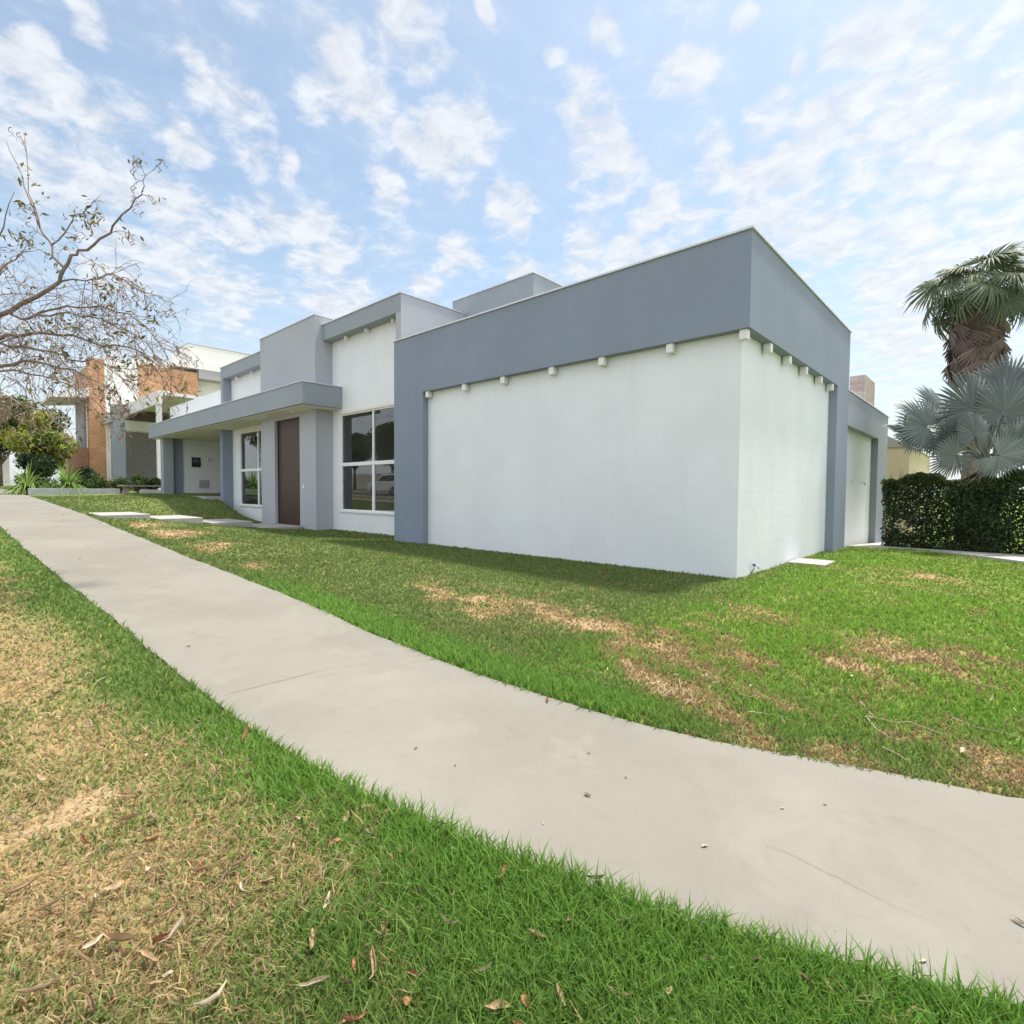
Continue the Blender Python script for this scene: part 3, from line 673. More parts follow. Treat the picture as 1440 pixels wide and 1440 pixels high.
# ------------------------------------------------------------------ foreground half-bare street tree (trunk stands left of the frame)
def bare_tree():
    base = np.array((-5.4, -9.55, float(ground_z(-5.4, -9.55)))); root = tag(empty('street_tree', tuple(base)), 'half bare street tree with drooping curly twigs and sparse olive leaves over the verge', 'tree')
    tr = MB(); tw = MB(); leaves = []
    D0 = 7.0
    def A(px, py, dd=0.0): return at(px, py, D0+dd)-base
    fork = A(-85, 545); 
    tr.tube([(0, 0, -.15), (.03, .02, .5), (fork[0]*.35, fork[1]*.35, 1.15), (fork[0]*.7, fork[1]*.7, 1.8), tuple(fork)], [.13, .11, .095, .08, .06], 9)
    limbs = [([(-85,545),(-40,480),(0,443),(50,418),(84,396),(96,370),(110,352),(140,336),(165,310),(190,280),(203,262),(214,240)], .040, .003, 0),
             ([(92,378),(74,347),(56,320),(46,290),(32,250),(8,195)], .018, .003, .1), ([(56,320),(40,272),(34,186)], .010, .003, .2), ([(72,345),(96,320),(116,300),(142,274)], .010, .003, 0),
             ([(-85,545),(-30,500),(0,482),(40,489),(90,500),(130,505),(170,520),(190,540)], .026, .003, -.4),
             ([(-60,515),(10,470),(60,468),(120,478),(180,488),(214,508),(228,535)], .030, .003, .3),
             ([(-85,545),(0,515),(50,508),(105,520),(150,545),(180,570)], .030, .003, -.9),
             ([(0,443),(40,448),(95,430),(140,430),(180,441),(214,470),(236,505),(240,540)], .020, .003, .5),
             ([(40,448),(85,440),(125,445),(165,455),(205,482),(222,505)], .015, .003, -.2),
             ([(-40,480),(-20,420),(0,380),(30,355),(60,350)], .025, .003, .6), ([(-20,420),(-15,360),(5,320),(20,270)], .018, .003, -.5),
             ([(-85,545),(-50,560),(0,560),(50,575),(90,600)], .025, .003, -1.2), ([(-60,515),(20,520),(80,535),(130,560),(165,590)], .018, .003, .9),
             ([(84,396),(120,395),(150,385),(175,390),(200,410)], .012, .003, -.3), ([(0,482),(50,470),(90,455),(130,460)], .012, .003, .8)]
    LP = []
    for px, r0, r1, dd in limbs:
        pts = [A(x, y, dd*i/(len(px)-1)) for i, (x, y) in enumerate(px)]
        m = len(pts); rr = [r0+(r1-r0)*(i/(m-1))**.8 for i in range(m)]
        # fine jitter makes the limbs crooked
        P = [pts[0]]; Rr = [rr[0]]
        for i in range(m-1):
            for k in range(1, 4):
                t = k/3; q = pts[i]*(1-t)+pts[i+1]*t
                if k < 3: q = q+RNG.normal(size=3)*.022
                P.append(q); Rr.append(rr[i]*(1-t)+rr[i+1]*t)
        tr.tube(P, [min(q, .034) for q in Rr], 6); LP.append((P, Rr))
    def leaf_at(p, n, spread=.09):
        for _ in range(n): leaves.append(p+RNG.normal(size=3)*spread)
    def twig(p, d, ln, r, depth):
        n = 8; P = [p]; d = d/np.linalg.norm(d); cur = d.copy(); ax = rand_dirs(1)[0]; curl = RNG.normal()*(.06 if depth == 0 else .34 if depth == 2 else .16)
        for i in range(n):
            cur = cur+np.array((0, 0, -.05-.035*depth))+RNG.normal(size=3)*.09
            cur = cur+curl*np.cross(ax, cur)*(i/n)*1.4
            cur /= np.linalg.norm(cur); P.append(P[-1]+cur*ln/n)
        tw.tube(P, list(np.linspace(r, r*.45, n+1)), 4, False)
        if depth < 2:
            for k in range(3 if depth == 0 else 2):
                i = random.randint(2, n-1); dd = (P[i]-P[i-1])/np.linalg.norm(P[i]-P[i-1])+RNG.normal(size=3)*.75
                twig(P[i], dd, ln*random.uniform(.4, .75), r*.65, depth+1)
        if random.random() < .06: leaf_at(P[-1], random.randint(3, 7), .07); 
        if random.random() < .03: leaf_at(P[n//2], random.randint(3, 6), .06)
        if random.random() < .22 and depth > 0:      # dry curled pods hanging at the ends
            q = P[-1]; m1, m2, m3 = random.uniform(.5, 1.3), random.uniform(0, 6), random.uniform(.010, .022); c = [q+np.array((.022*math.sin(k*m1+m2), .022*math.cos(k*m1+m2), -m3*k)) for k in range(6)]
            tw.tube(c, [.0048]*6, 4, False)
    right = CR
    for P, Rr in LP:
        for i in range(2, len(P)):
            for _ in range(1 if P[i][2] > 3.6-base[2]+.6 else 2):
                if random.random() < .25: continue
                d = (P[i]-P[i-1]); d = d/np.linalg.norm(d)+RNG.normal(size=3)*.75+right*.12
                upper = P[i][2] > 3.6-base[2]+.6
                if upper and random.random() < .62: continue
                far = max(0.0, float((P[i]-LP[0][0][0])@CR)-1.5)
                twig(P[i], d, max(.3, 1-.4*far)*random.uniform(.4, 1.05)*(.38 if upper else .5 if P[i][2]+base[2] < 2.75 else 1), .0050, 0)
    for px, py in ((30,255),(36,240),(52,265),(60,300),(110,300),(128,295),(120,310),(45,295),(10,330),(15,345),(28,335),(8,352),(90,350),(95,455),(85,460),(70,455),(100,465),(40,290),(100,330),(170,400),(180,410),(188,430),(160,395)):
        leaf_at(A(px, py), 7, .06)
    tr.build('trunk', BARK, root, 0, True)
    tw.build('twigs', plain('twig_bark', (.215, .155, .125), .9, 0, .3, 20, 0), root)
    C = np.array(leaves); n = len(C); U = rand_dirs(n); U[:, 2] -= .5; U /= np.linalg.norm(U, axis=1, keepdims=True); W = np.cross(U, rand_dirs(n)); W /= np.linalg.norm(W, axis=1, keepdims=True)
    s = (.028+.024*RNG.random(n))[:, None]
    pal = np.array([(.10, .12, .045), (.13, .13, .055), (.20, .17, .05), (.34, .25, .06), (.17, .12, .07)]); col = pal[RNG.choice(5, n, p=[.3, .3, .2, .08, .12])]*(.8+.4*RNG.random(n))[:, None]
    quads_mesh('foliage', C, U*s, W*s*.36, LEAF, root, col, .2)
bare_tree()

# ------------------------------------------------------------------ palms
def fan(R, n, arc, split, droop, col, fold=.55, rng=RNG, thread=0.0):
    """palmate blade in its own plane: x across, y outward from the hastula, z up. returns V, F, C"""
    V = []; F = []; C = []
    for k in range(n):
        a0 = -arc/2+arc*k/n; a1 = a0+arc/n; am = (a0+a1)/2
        L = R*(1-.18*abs(am)/(arc/2))*(.93+.14*rng.random()); dr = droop*(.7+.6*rng.random())
        def P(a, r, lift=0.0): return (r*math.sin(a), r*math.cos(a), lift-dr*(r/R)**2.6*R)
        w = (a1-a0)
        base = len(V); c = np.array(col)*(.8+.4*rng.random())
        rs = (.04*R, split*L*.55, split*L, (split+(1-split)*.55)*L, L)
        ws = (.5, .5, .5, .33, .02)
        for r, q in zip(rs, ws):
            V += [P(am-w*q, r), P(am, r, fold*w*r*.8*(q*2)), P(am+w*q, r)]; C += [c*.92, c, c*.92]
        for i in range(len(rs)-1):
            b = base+3*i; F += [(b, b+1, b+4, b+3), (b+1, b+2, b+5, b+4)]
    return np.array(V), np.array(F), np.array(C)
def frond(name, parent, origin, az, el, pet, R, n, arc, split, droop, col, tilt, pcol, mat, roll=0.0, pr=.03):
    """petiole arching out of the crown, then the fan"""
    o = np.array(origin, float); d = np.array((math.cos(az)*math.cos(el), math.sin(az)*math.cos(el), math.sin(el)))
    pts = [o+d*pet*t+np.array((0, 0, -.16*pet*t*t)) for t in np.linspace(0, 1, 6)]
    dd = pts[-1]-pts[-2]; dd /= np.linalg.norm(dd)
    # the blade hangs forward from the petiole end by 'tilt'
    side = np.cross(dd, (0, 0, 1)); side /= np.linalg.norm(side)+1e-9; up = np.cross(side, dd)
    y = math.cos(tilt)*dd-math.sin(tilt)*up; z = math.sin(tilt)*dd+math.cos(tilt)*up
    x = math.cos(roll)*side+math.sin(roll)*z; z = np.cross(x, y)
    V, F, C = fan(R, n, arc, split, droop, col)
    W = pts[-1]+V[:, :1]*x+V[:, 1:2]*y+V[:, 2:3]*z
    t = MB().tube(pts, list(np.linspace(pr, pr*.55, 6)), 5); nv = len(W)
    W2 = np.vstack([W, np.array(t.v)]); C2 = np.vstack([C, np.tile(np.array(pcol), (len(t.v), 1))])
    q = [f for f in t.f if len(f) == 4]
    F2 = np.vstack([F, np.array(q)+nv])
    return array_mesh(name, W2, F2, mat, parent, np.clip(C2, 0, 1))
def frond_to(name, parent, org, hast, ydir, nrm, R, n, arc, split, droop, col, pcol, mat, pr):
    org = np.array(org, float); hast = np.array(hast, float); k = np.linalg.norm(hast-org)
    pts = [org*(1-t)+hast*t+np.array((0, 0, .22*k*math.sin(math.pi*t)*.6)) for t in np.linspace(0, 1, 7)]
    y = ydir/np.linalg.norm(ydir); z = nrm-y*np.dot(nrm, y); z /= np.linalg.norm(z); x = np.cross(y, z)
    V, F, C = fan(R, n, arc, split, droop, col); W = hast+V[:, :1]*x+V[:, 1:2]*y+V[:, 2:3]*z
    t = MB().tube(pts, list(np.linspace(pr, pr*.55, 7)), 5); nv = len(W)
    return array_mesh(name, np.vstack([W, np.array(t.v)]), np.vstack([F, np.array([f for f in t.f if len(f) == 4])+nv]), mat, parent, np.clip(np.vstack([C, np.tile(np.array(pcol), (len(t.v), 1))]), 0, 1))
def silver_palm():
    D0 = 13.4; c = at(1388, 655, D0); gz = float(ground_z(c[0], c[1])); base = np.array((c[0], c[1], gz))
    root = tag(empty('silver_fan_palm', tuple(base)), 'broad silver blue fan palm with stiff round leaves rising over the dark hedge', 'palm tree')
    h = c[2]-gz
    MB().tube([(0, 0, -.1), (0, 0, h*.5), (.02, 0, h+.1)], [.26, .24, .16], 12).build('trunk', plain('palm_bark', (.17, .14, .115), .9, 0, .3, 9, .6), root, 0, True)
    mat = leafy('silver_frond', .22, .45, spec=.4); random.seed(5)
    base_c = np.array((.165, .200, .188))
    # (hastula bearing px, py, nearer/farther, leaf direction on the facing plane dx, dy(up), radius, yaw, pitch of the blade)
    spec = [(1366, 574, -.3, -.15, 1, 1.08, .1, .25), (1412, 580, -.5, .25, 1, .95, -.3, .1), (1306, 600, -.2, -.9, .4, .92, .25, .1), (1290, 606, .3, -1, .15, .78, .1, -.1), (1322, 578, .5, -.8, .75, .95, .2, .7), (1372, 612, -.9, .1, .6, .62, .1, -.5),
            (1342, 622, -.4, -1, .1, .72, .1, -.3), (1428, 628, -.6, .9, -.1, .9, -.3, -.4), (1416, 545, .4, .15, 1, 1.0, -.5, .2), (1400, 604, .3, .2, 1, .9, .4, .2), (1452, 590, .2, 1, .6, 1.0, -.2, .3), (1460, 630, -.2, 1, -.1, 1.0, -.2, .2),
            (1350, 600, 1.0, -.4, 1, .95, .1, .4), (1385, 560, 1.2, 0, 1, 1.0, .5, .5),  (1440, 560, 1.3, .6, 1, 1.05, -.3, .4), (1395, 630, 1.6, .3, 1, 1.0, 0, .6), (1345, 640, -.8, -.8, -.35, .7, .2, -.3), (1404, 640, -.9, .4, -.2, .7, .1, -.4)]
    for px, py, dd, dx, dy, R, yw, pt in spec:
        hst = at(px, py, D0+dd)-base; nrm = -CD+CR*yw+CU*pt; yd = CR*dx+CU*dy+CD*random.uniform(-.25, .15)
        frond_to('frond', root, (random.uniform(-.1, .1), random.uniform(-.1, .1), h), hst, yd, nrm, R*.93, 40, math.radians(random.uniform(265, 315)), random.uniform(.52, .62), random.uniform(.02, .14), base_c*random.uniform(.7, 1.25), (.24, .26, .20), mat, .035)
    for i in range(7):      # the far side of the crown
        a = math.atan2(CD[1], CD[0])+(i-3)*.16; hst = np.array((math.cos(a)*1.5, math.sin(a)*1.5, h+random.uniform(.1, 1.6))); yd = np.array((math.cos(a), math.sin(a), .6))
        frond_to('frond', root, (0, 0, h), hst, yd, np.array((-math.cos(a)*.5, -math.sin(a)*.5, 1.0)), 1.0, 36, math.radians(285), .56, .06, base_c*random.uniform(.8, 1.1), (.3, .32, .26), mat, .035)
    for i in range(6):
        az = math.atan2(CD[1], CD[0])+(i-2.5)*.34; frond('dead_frond', root, (0, 0, h-.05), az, math.radians(-30), .8, .8, 22, math.radians(220), .5, .3, (.13, .12, .085), 1.0, (.2, .16, .1), STRAWY, 0, .03)
silver_palm()
def tall_palm():
    c = at(1376, 408, 19.5); gz = float(ground_z(c[0], c[1])); base = np.array((c[0], c[1], gz)); h = c[2]-gz
    root = tag(empty('tall_fan_palm', tuple(base)), 'tall dark green fan palm with a thick brown skirt of dead fronds below its crown', 'palm tree')
    MB().tube([(0, 0, -.1), (0, 0, h*.3), (.05, .05, h*.7), (0, 0, h+.1)], [.38, .28, .24, .22], 12).build('trunk', plain('palm_trunk', (.20, .165, .14), .9, 0, .25, 9, .6), root, 0, True)
    mat = leafy('green_frond', .22, .5)
    random.seed(9); n = 32
    for i in range(n):
        az = i*2.39996; t = i/n; el = math.radians(76-100*t)+random.uniform(-.12, .12); g_ = random.uniform(.7, 1.3)
        frond('frond', root, (0, 0, h), az, el, random.uniform(1.0, 1.45), random.uniform(.9, 1.1), 24, math.radians(200), .42, random.uniform(.35, .7), (.125*g_, .160*g_, .085*g_), random.uniform(.35, .9), (.20, .20, .11), mat, random.uniform(-.4, .4), .03)
    for i in range(80):
        az = i*2.39996; zz = h-.1-1.9*(i/80); el = math.radians(-48-22*random.random()); g_ = random.uniform(.7, 1.3)
        frond('dead_frond', root, (.25*math.cos(az), .25*math.sin(az), zz), az, el, .75, random.uniform(.8, 1.05), 12, math.radians(120), .5, .15, (.20*g_, .15*g_, .13*g_), .55, (.22, .16, .11), STRAWY, random.uniform(-.4, .4), .022)
tall_palm()

# ------------------------------------------------------------------ hedge and neighbour on the right
def hedge():
    root = tag(empty('clipped_hedge', (.74, 8.55, -.14)), 'tall dense dark green hedge behind the pale path on the right', 'hedge')
    n = 85000; L_ = 9.0; dp = 1.1; h = 1.95
    x = RNG.random(n)*L_; hh = h+.40*(fbm(x*1.9, x*0+.5, 61)-.5)*2-.22*sm(.7, 1.6, x)*0
    s = RNG.random(n); y = np.where(s < .62, RNG.random(n)**2*.3, RNG.random(n)*dp); z = RNG.random(n)*hh
    top = RNG.random(n) < .28; z = np.where(top, hh-RNG.random(n)**2*.25, z); y = np.where(top, RNG.random(n)*dp, y)
    y = y+(fbm(x*2.0, z*2.0, 66)-.5)*.75-.02; x = x+(fbm(y*3, z*3, 67)-.5)*.2
    C = np.stack([x, y, z], 1)
    keep = RNG.random(n) > .75*sm(.60, .72, fbm(x*3.1, z*3.1, 71))*(z < .9)*(x < 1.4)
    C = C[keep]; n = len(C)
    U = rand_dirs(n); W = np.cross(U, rand_dirs(n)); W /= np.linalg.norm(W, axis=1, keepdims=True); sz = (.026+.03*RNG.random(n))[:, None]
    pal = np.array([(.040, .068, .028), (.058, .092, .034), (.085, .125, .038), (.045, .06, .036)]); k = RNG.choice(4, n, p=[.38, .32, .12, .18]); col = pal[k]*(.7+.6*RNG.random(n))[:, None]
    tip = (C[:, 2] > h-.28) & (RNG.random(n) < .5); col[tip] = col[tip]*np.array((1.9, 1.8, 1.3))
    quads_mesh('foliage', C, U*sz, W*sz*.5, LEAF, root, col, .15)
    st = MB()
    for i in range(40):
        x0 = random.uniform(.1, L_); y0 = random.uniform(.25, .8)
        st.tube([(x0, y0, -.1), (x0+random.uniform(-.1, .1), y0, .8), (x0+random.uniform(-.25, .25), y0+random.uniform(-.2, .2), 1.6)], [.03, .02, .008], 5)
    st.build('stems', BARK, root)
    sp = MB()
    for i in range(34):
        x0 = random.uniform(0, 3.5); y0 = random.uniform(.1, .8); z0 = h-.1; pts = [(x0, y0, z0), (x0+random.uniform(-.08, .08), y0, z0+random.uniform(.15, .4))]
        sp.tube(pts, [.006, .003], 4)
    sp.build('shoots', BARK, root)
hedge()
beige = paint('beige_render', (.55, .46, .30), .85, .06, stain=.2)
nb = tag(empty('neighbour_house', (-3, 17, -.3)), 'plain beige rendered house just showing behind the grey pillar and the hedge', 'house')
MB().box(-4.5, .42, 17, 25, -.6, 3.25).build('wall', beige, nb, 0, False, (-3, 17, -.3))
MB().prism([(-4.6, 3.25), (.47, 3.25), (-.3, 3.72), (-4.6, 3.72)], 16.93, 25.05, 'y').build('roof', plain('roof_sheet', (.33, .3, .26), .8), nb, 0, False, (-3, 17, -.3))

# ------------------------------------------------------------------ brick and white house on the left, beyond the carport
def brick_house():
    k = 1.389; bx = CAM[0]+k*(-38-CAM[0])
    root = tag(empty('brick_house', (bx, 0, 1.5)), 'two storey white house with orange brick panels and a jutting balcony roof', 'house')
    o = (bx, 0, 1.5); B = lambda mb, n, m, par=root: mb.build(n, m, par, 0, False, o)
    fy = lambda y: CAM[1]+k*(y-CAM[1]); fz = lambda z: CAM[2]+k*(z-CAM[2]) if z > 1 else z
    def box(x0, x1, y0, y1, z0, z1): return MB().box(bx+x0, bx+x1, fy(y0), fy(y1), fz(z0), fz(z1))
    orange = brick('orange_brick', (.50, .26, .13), (.58, .34, .19), (.42, .27, .17), .6, .16)
    red = brick('red_brick', (.44, .22, .14), (.50, .29, .20), (.40, .26, .2), .3, .1)
    W = paint('far_white', (.74, .73, .71), .8, .03, stain=.12); G = M['mid']; gs = plain('far_soffit', (.36, .35, .36), .85)
    B(box(-.9, .02, -2.35, -1.55, .8, 9.42), 'brick_tower', orange)
    B(box(-7, -.9, -2.30, -1.0, 7.2, 9.0), 'brick_panel', red)
    B(box(-4.5, -.6, -3.38, -2.36, .8, 3.92), 'brick_porch', red)
    B(box(-.58, -.3, -2.75, -2.4, 1.2, 2.75), 'dark_opening', M['black'])
    B(MB().prism([(fy(-4.15), fz(6.75)), (fy(-4.15), fz(6.95)), (fy(-2.36), fz(7.55)), (fy(-2.36), fz(6.98))], bx-6.5, bx+.3, 'x'), 'balcony_roof', W)
    B(box(-5, -1.2, -2.5, -2.36, 3.93, 6.95), 'balcony_wall', gs)
    B(box(-4.4, -.7, -3.36, -3.30, 3.93, 4.75), 'balustrade', glass('balustrade_glass', (.75, .8, .8)))
    B(box(-9, -.05, -1.55, .24, .8, 9.6), 'wall', W)
    B(box(-9, 0, .24, 3.66, 7.05, 9.45), 'brick_panel', orange)
    B(box(-9, -1.4, .25, 12, .8, 10.0), 'wall', W)
    B(box(-8, .2, 2.2, 12, 9.72, 10.25), 'roof_slab', W)
    B(box(-8, .15, 3.7, 12, 9.1, 9.715), 'soffit_beam', gs)
    B(box(-5, -.02, 3.1, 12, 10.26, 11.35), 'roof_block', W)
    B(box(-5.03, .01, 3.07, 12.03, 11.352, 11.40), 'coping', M['greyconc'])
    w = B(box(-1.42, -1.38, 4.3, 5.0, 7.3, 7.75), 'window', M['frame']); B(box(-1.375, -1.37, 4.37, 4.93, 7.36, 7.7), 'pane', M['black'], w)
    # carport beam standing forward of the house, grey pillar, slatted gate below
    a = on_y(144, 583, 1.0); b = on_y(144, 597, 1.0); zt, zb = a[2], b[2]; xr = on_y(222, 560, 1.0)[0]
    B(MB().box(a[0], xr, 1.0, 1.25, zb, zt), 'carport_beam', W)
    B(MB().box(a[0], xr, 1.25, 9, zt-.25, zt-.05), 'carport_roof', W)
    p = on_x(159, 640, -44.0); q = on_x(177, 640, -44.0)
    B(MB().box(-44.7, -44.0, p[1], q[1], .8, zt-.251), 'pillar', G)
    p = on_x(222, 640, xr-.3); q = on_x(229, 640, xr-.3); B(MB().box(xr-.6, xr-.3, p[1], q[1], .8, zt-.252), 'pillar', W)
    p = on_x(223, 560, xr-.2); q = on_x(239, 560, xr-.2); B(MB().box(xr-.6, xr-.2, max(p[1], 1.26), q[1], zt-.04, on_x(230, 549, xr-.2)[2]), 'terrace_post', W)
    X = -46.5; y0 = on_x(176, 640, X)[1]; y1 = on_x(240, 640, X)[1]
    B(MB().box(X-.2, X, y0, y1, .8, on_x(200, 608, X)[2]), 'slatted_gate', plain('slatted_gate', (.17, .16, .145), .7, 0, .2, 9, .3))
    B(MB().box(X-.3, X+.1, y0, y1, on_x(200, 607, X)[2], on_x(200, 593, X)[2]), 'gate_lintel', W)
    B(MB().box(X-.2, X, y0, y1, on_x(200, 592.5, X)[2], zt-.26), 'clerestory_window', plain('brown_glass', (.10, .06, .04), .3))
brick_house()
# farther buildings down the street
fb = tag(empty('far_house', (-75, -9, 1.7)), 'small pale house far down the street at the left edge', 'house')
MB().box(-80, -72, -12, -3.6, 1.2, 7.6).build('wall', M['white'], fb, 0, False, (-75, -9, 1.7))
MB().box(-80.3, -71.7, -12.3, -3.4, 7.6, 8.0).build('roof', plain('far_roof', (.45, .42, .4), .8), fb, 0, False, (-75, -9, 1.7))
MB().box(-71.99, -71.9, -5.0, -4.2, 3.6, 5.0).build('window', M['black'], fb, 0, False, (-75, -9, 1.7))

# front garden of the brick house
def place(X, Y): return (X, Y, float(ground_z(X, Y)))
def rosette(name, base, n, ln, col, label, cat, trunk=.3, droop=.9, wid=.035, group=None):
    root = tag(empty(name, base), label, cat, group)
    MB().tube([(0, 0, -.05), (0, 0, trunk)], [.10, .08], 8).build('trunk', BARKP, root)
    V = []; F = []; C = []
    for i in range(n):
        az = random.uniform(0, 6.283); el = math.asin(random.uniform(-.15, 1)); L = ln*random.uniform(.75, 1.1); c = np.array(col)*random.uniform(.7, 1.35)
        d = np.array((math.cos(az)*math.cos(el), math.sin(az)*math.cos(el), math.sin(el))); sd = np.array((-math.sin(az), math.cos(az), 0)); b = len(V)
        for t in np.linspace(0, 1, 6):
            p = np.array((0, 0, trunk))+d*L*t+np.array((0, 0, -droop*L*t**2.4*math.cos(el))); wd = wid*(1-t**2)*(.5+t if t < .5 else 1)
            V += [p-sd*wd, p+sd*wd]; C += [c, c]
        for k in range(5): F.append((b+2*k, b+2*k+1, b+2*k+3, b+2*k+2))
    array_mesh('leaves', V, F, LEAF, root, C)
    return root
rosette('yucca', place(-34.2, -5.55), 190, 1.7, (.20, .30, .07), 'spiky bright green yucca nearest the pavement in the far front garden', 'yucca', .32, .75, .04, 'yuccas in the far garden')
rosette('yucca', place(-34.0, -3.95), 190, 1.75, (.17, .29, .06), 'spiky bright green yucca in front of the red brick porch', 'yucca', .38, .65, .04, 'yuccas in the far garden')
def bush(name, base, R, n, size, cols, label, cat='bush', group=None, nb=14):
    root = tag(empty(name, base), label, cat, group)
    MB().tube([(0, 0, -.1), (0, 0, R[2]*.7)], [.06, .03], 6).build('stem', BARK, root)
    leaf_cloud('foliage', blobs_round((0, 0, R[2]*.75), (R[0]*.7, R[1]*.7, R[2]*.6), nb, R[2]*.3, R[2]*.5), n, size, cols, root)
    return root
DK = [(.020, .035, .016), (.03, .05, .02), (.045, .07, .022)]; MD = [(.05, .08, .03), (.08, .12, .035), (.11, .15, .045)]
bush('round_shrub', place(-36.2, -2.9), (1.0, .75, 1.0), 2600, .09, DK, 'dark rounded shrub at the foot of the red brick porch')
bush('round_shrub', place(-44, -6.9), (1.6, 1.0, .9), 2600, .10, DK, 'low dark clipped shrub by the pavement at the left edge')
bush('round_shrub', place(-45.5, -3.7), (2.2, 2.0, 1.6), 5000, .11, DK, 'wide dark shrub behind the two yuccas')
for i, (X, Y, s, lab) in enumerate(((-34.2, -2.5, .75, 'loose grey green shrub with pale stems right of the yuccas'), (-33.8, -1.65, .6, 'small grey green shrub at the base of the grey pillar'), (-33.6, -.9, .6, 'leafy green shrub behind the left end of the garden bench'), (-33.4, -.2, .55, 'leafy green shrub behind the right end of the garden bench'), (-33.6, .5, .6, 'grey green shrub beside the grey carport pillar'))):
    s *= 1.45; bush('garden_shrub', place(X, Y), (s*.8, s*.6, s*.75), 1300, .07, MD, lab, 'bush', 'shrubs of the far front garden', 9)
rf = rosette('flowering_plant', place(-35.0, -1.95), 60, .9, (.30, .12, .08), 'reddish spiky plant between the brick tower and the grey pillar', 'plant', .3, .5, .03)
tree('leafy_tree', place(-49, -3.9), 3.4, 3, blobs_round((0, 0, 3.9), (2.2, 2.0, 2.2), 26, .7, 1.2), 9000, .16, [(.05, .08, .025), (.15, .20, .04), (.30, .34, .055), (.44, .44, .08)], 'full leafy tree, yellow green on top and dark below, left of the brick house')
tree('pale_tree', place(-39.5, -7.1), 3.2, 2, blobs_round((0, 0, 4.6), (1.5, 1.3, 1.1), 16, .45, .8), 2600, .12, [(.22, .17, .07), (.28, .2, .09), (.15, .15, .06)], 'thin pale trunked tree with sparse yellowish leaves beside the pavement', None, .16, BARKP, (.1, .25))
tree('leafy_tree', place(-68, -4.5), 3.4, 3, blobs_round((0, 0, 4.4), (3.2, 2.6, 2.2), 22, .8, 1.3), 5000, .2, [(.04, .06, .025), (.07, .10, .03), (.12, .15, .04)], 'darker tree farther down the street behind the yellow green one')
# low garden wall
gw = MB().prism([(-33.1, -6.0+.35), (-32.85, -6.0+.35), (-32.85, -1.9), (-33.1, -1.9)], .6, 1.42).build('garden_wall', M['greyconc'], None, .01, False, (-33, -3.9, 0)); gw.location = (-33, -3.9, 0)
tag(gw, 'low grey kerb like wall edging the far front garden', 'garden wall')
gw = MB().prism([(-32.95, -.95), (-32.7, -.95), (-32.7, .9), (-32.95, .9)], .6, 1.38).build('planter_wall', paint('planter_white', (.7, .71, .73), .8), None, .01, False, (-33, 0, 0)); gw.location = (-33, 0, 0)
tag(gw, 'low white planter edge behind the garden bench', 'planter')
# stone bench
bn = tag(empty('garden_bench', (-31.9, -.85, float(ground_z(-31.9, -.85)))), 'low stone bench on two legs standing on the lawn by the carport', 'bench')
STONE = plain('weathered_stone', (.30, .265, .21), .9, 0, .15, 7, .3); bz = .46
MB().box(-.24, .24, -1.28, 1.12, bz-.08, bz).build('seat', STONE, bn, .015)
for y in (-.95, .85):
    MB().prism([(-.16, -.05), (.16, -.05), (.10, bz-.16), (.2, bz-.082), (-.2, bz-.082), (-.10, bz-.16)], y-.12, y+.12, 'y').build('leg', STONE, bn, .01)

# ------------------------------------------------------------------ across the street (seen in the window glass)
def parked_car():
    root = tag(empty('parked_car', (-37.2, ROAD_Y-6.1, float(base_z(-37))-.15)), 'white hatchback parked at the kerb across the street, mirrored in the front window', 'car')
    pw = plain('white_car_paint', (.72, .72, .72), .25, 0, .02, 4, 0); gl = plain('car_glass', (.03, .035, .04), .08, 0, .05, 4, 0); rb = plain('tyre_rubber', (.02, .02, .02), .8)
    s = 1.25
    low = [(-2.0, .32), (-2.05, .62), (-1.95, .86), (-1.0, .98), (1.7, .98), (1.98, .88), (2.02, .4), (1.9, .28), (1.62, .28), (1.5, .5), (1.25, .58), (1.0, .5), (.88, .28), (-.92, .28), (-1.04, .5), (-1.28, .58), (-1.52, .5), (-1.64, .28)]
    cab = [(-1.0, .98), (-.35, 1.46), (1.2, 1.5), (1.75, .98)]; win = [(-.82, 1.0), (-.28, 1.38), (1.12, 1.42), (1.5, 1.0)]
    sc = lambda P: [(a*s, b*s) for a, b in P]
    MB().prism(sc(low), -.85*s, .85*s, 'y').build('body', pw, root, .05); MB().prism(sc(cab), -.72*s, .72*s, 'y').build('cabin', pw, root, .06)
    MB().prism(sc(win), -.73*s, .73*s, 'y').build('side_windows', gl, root)
    for x in (-1.28, 1.25):
        for y in (-.78, .78):
            wh = MB().tube([(x*s, (y-.1)*s, .3*s), (x*s, (y+.1)*s, .3*s)], .31*s, 20).build('wheel', rb, root)
            MB().tube([(x*s, (y-.105)*s, .3*s), (x*s, (y+.105)*s, .3*s)], .19*s, 14).build('rim', M['steel'], wh)
    for y in (-.62, .62): MB().box(-2.06*s, -2.0*s, (y-.15)*s, (y+.15)*s, .62*s, .76*s).build('headlight', M['fixture'], root, .02)
parked_car()
for i, (X, Y, lab) in enumerate(((-45.5, -23.0, 'bushy green tree across the street, mirrored in the front window glass'), (-38, -24.5, 'large spreading tree across the street behind the parked white car'), (-54, -23.5, 'green tree across the street far left of the parked white car'), (-73, -24, 'green tree across the street farthest down, opposite the brick house'))):
    tree('tree_across', (X, Y, float(base_z(X))), 3.8, 3, blobs_round((0, 0, 5.0), (3.0, 2.6, 1.9), 22, .9, 1.4), 4200, .22, [(.05, .08, .025), (.08, .12, .03), (.12, .16, .04)], lab, 'trees across the street', .2)
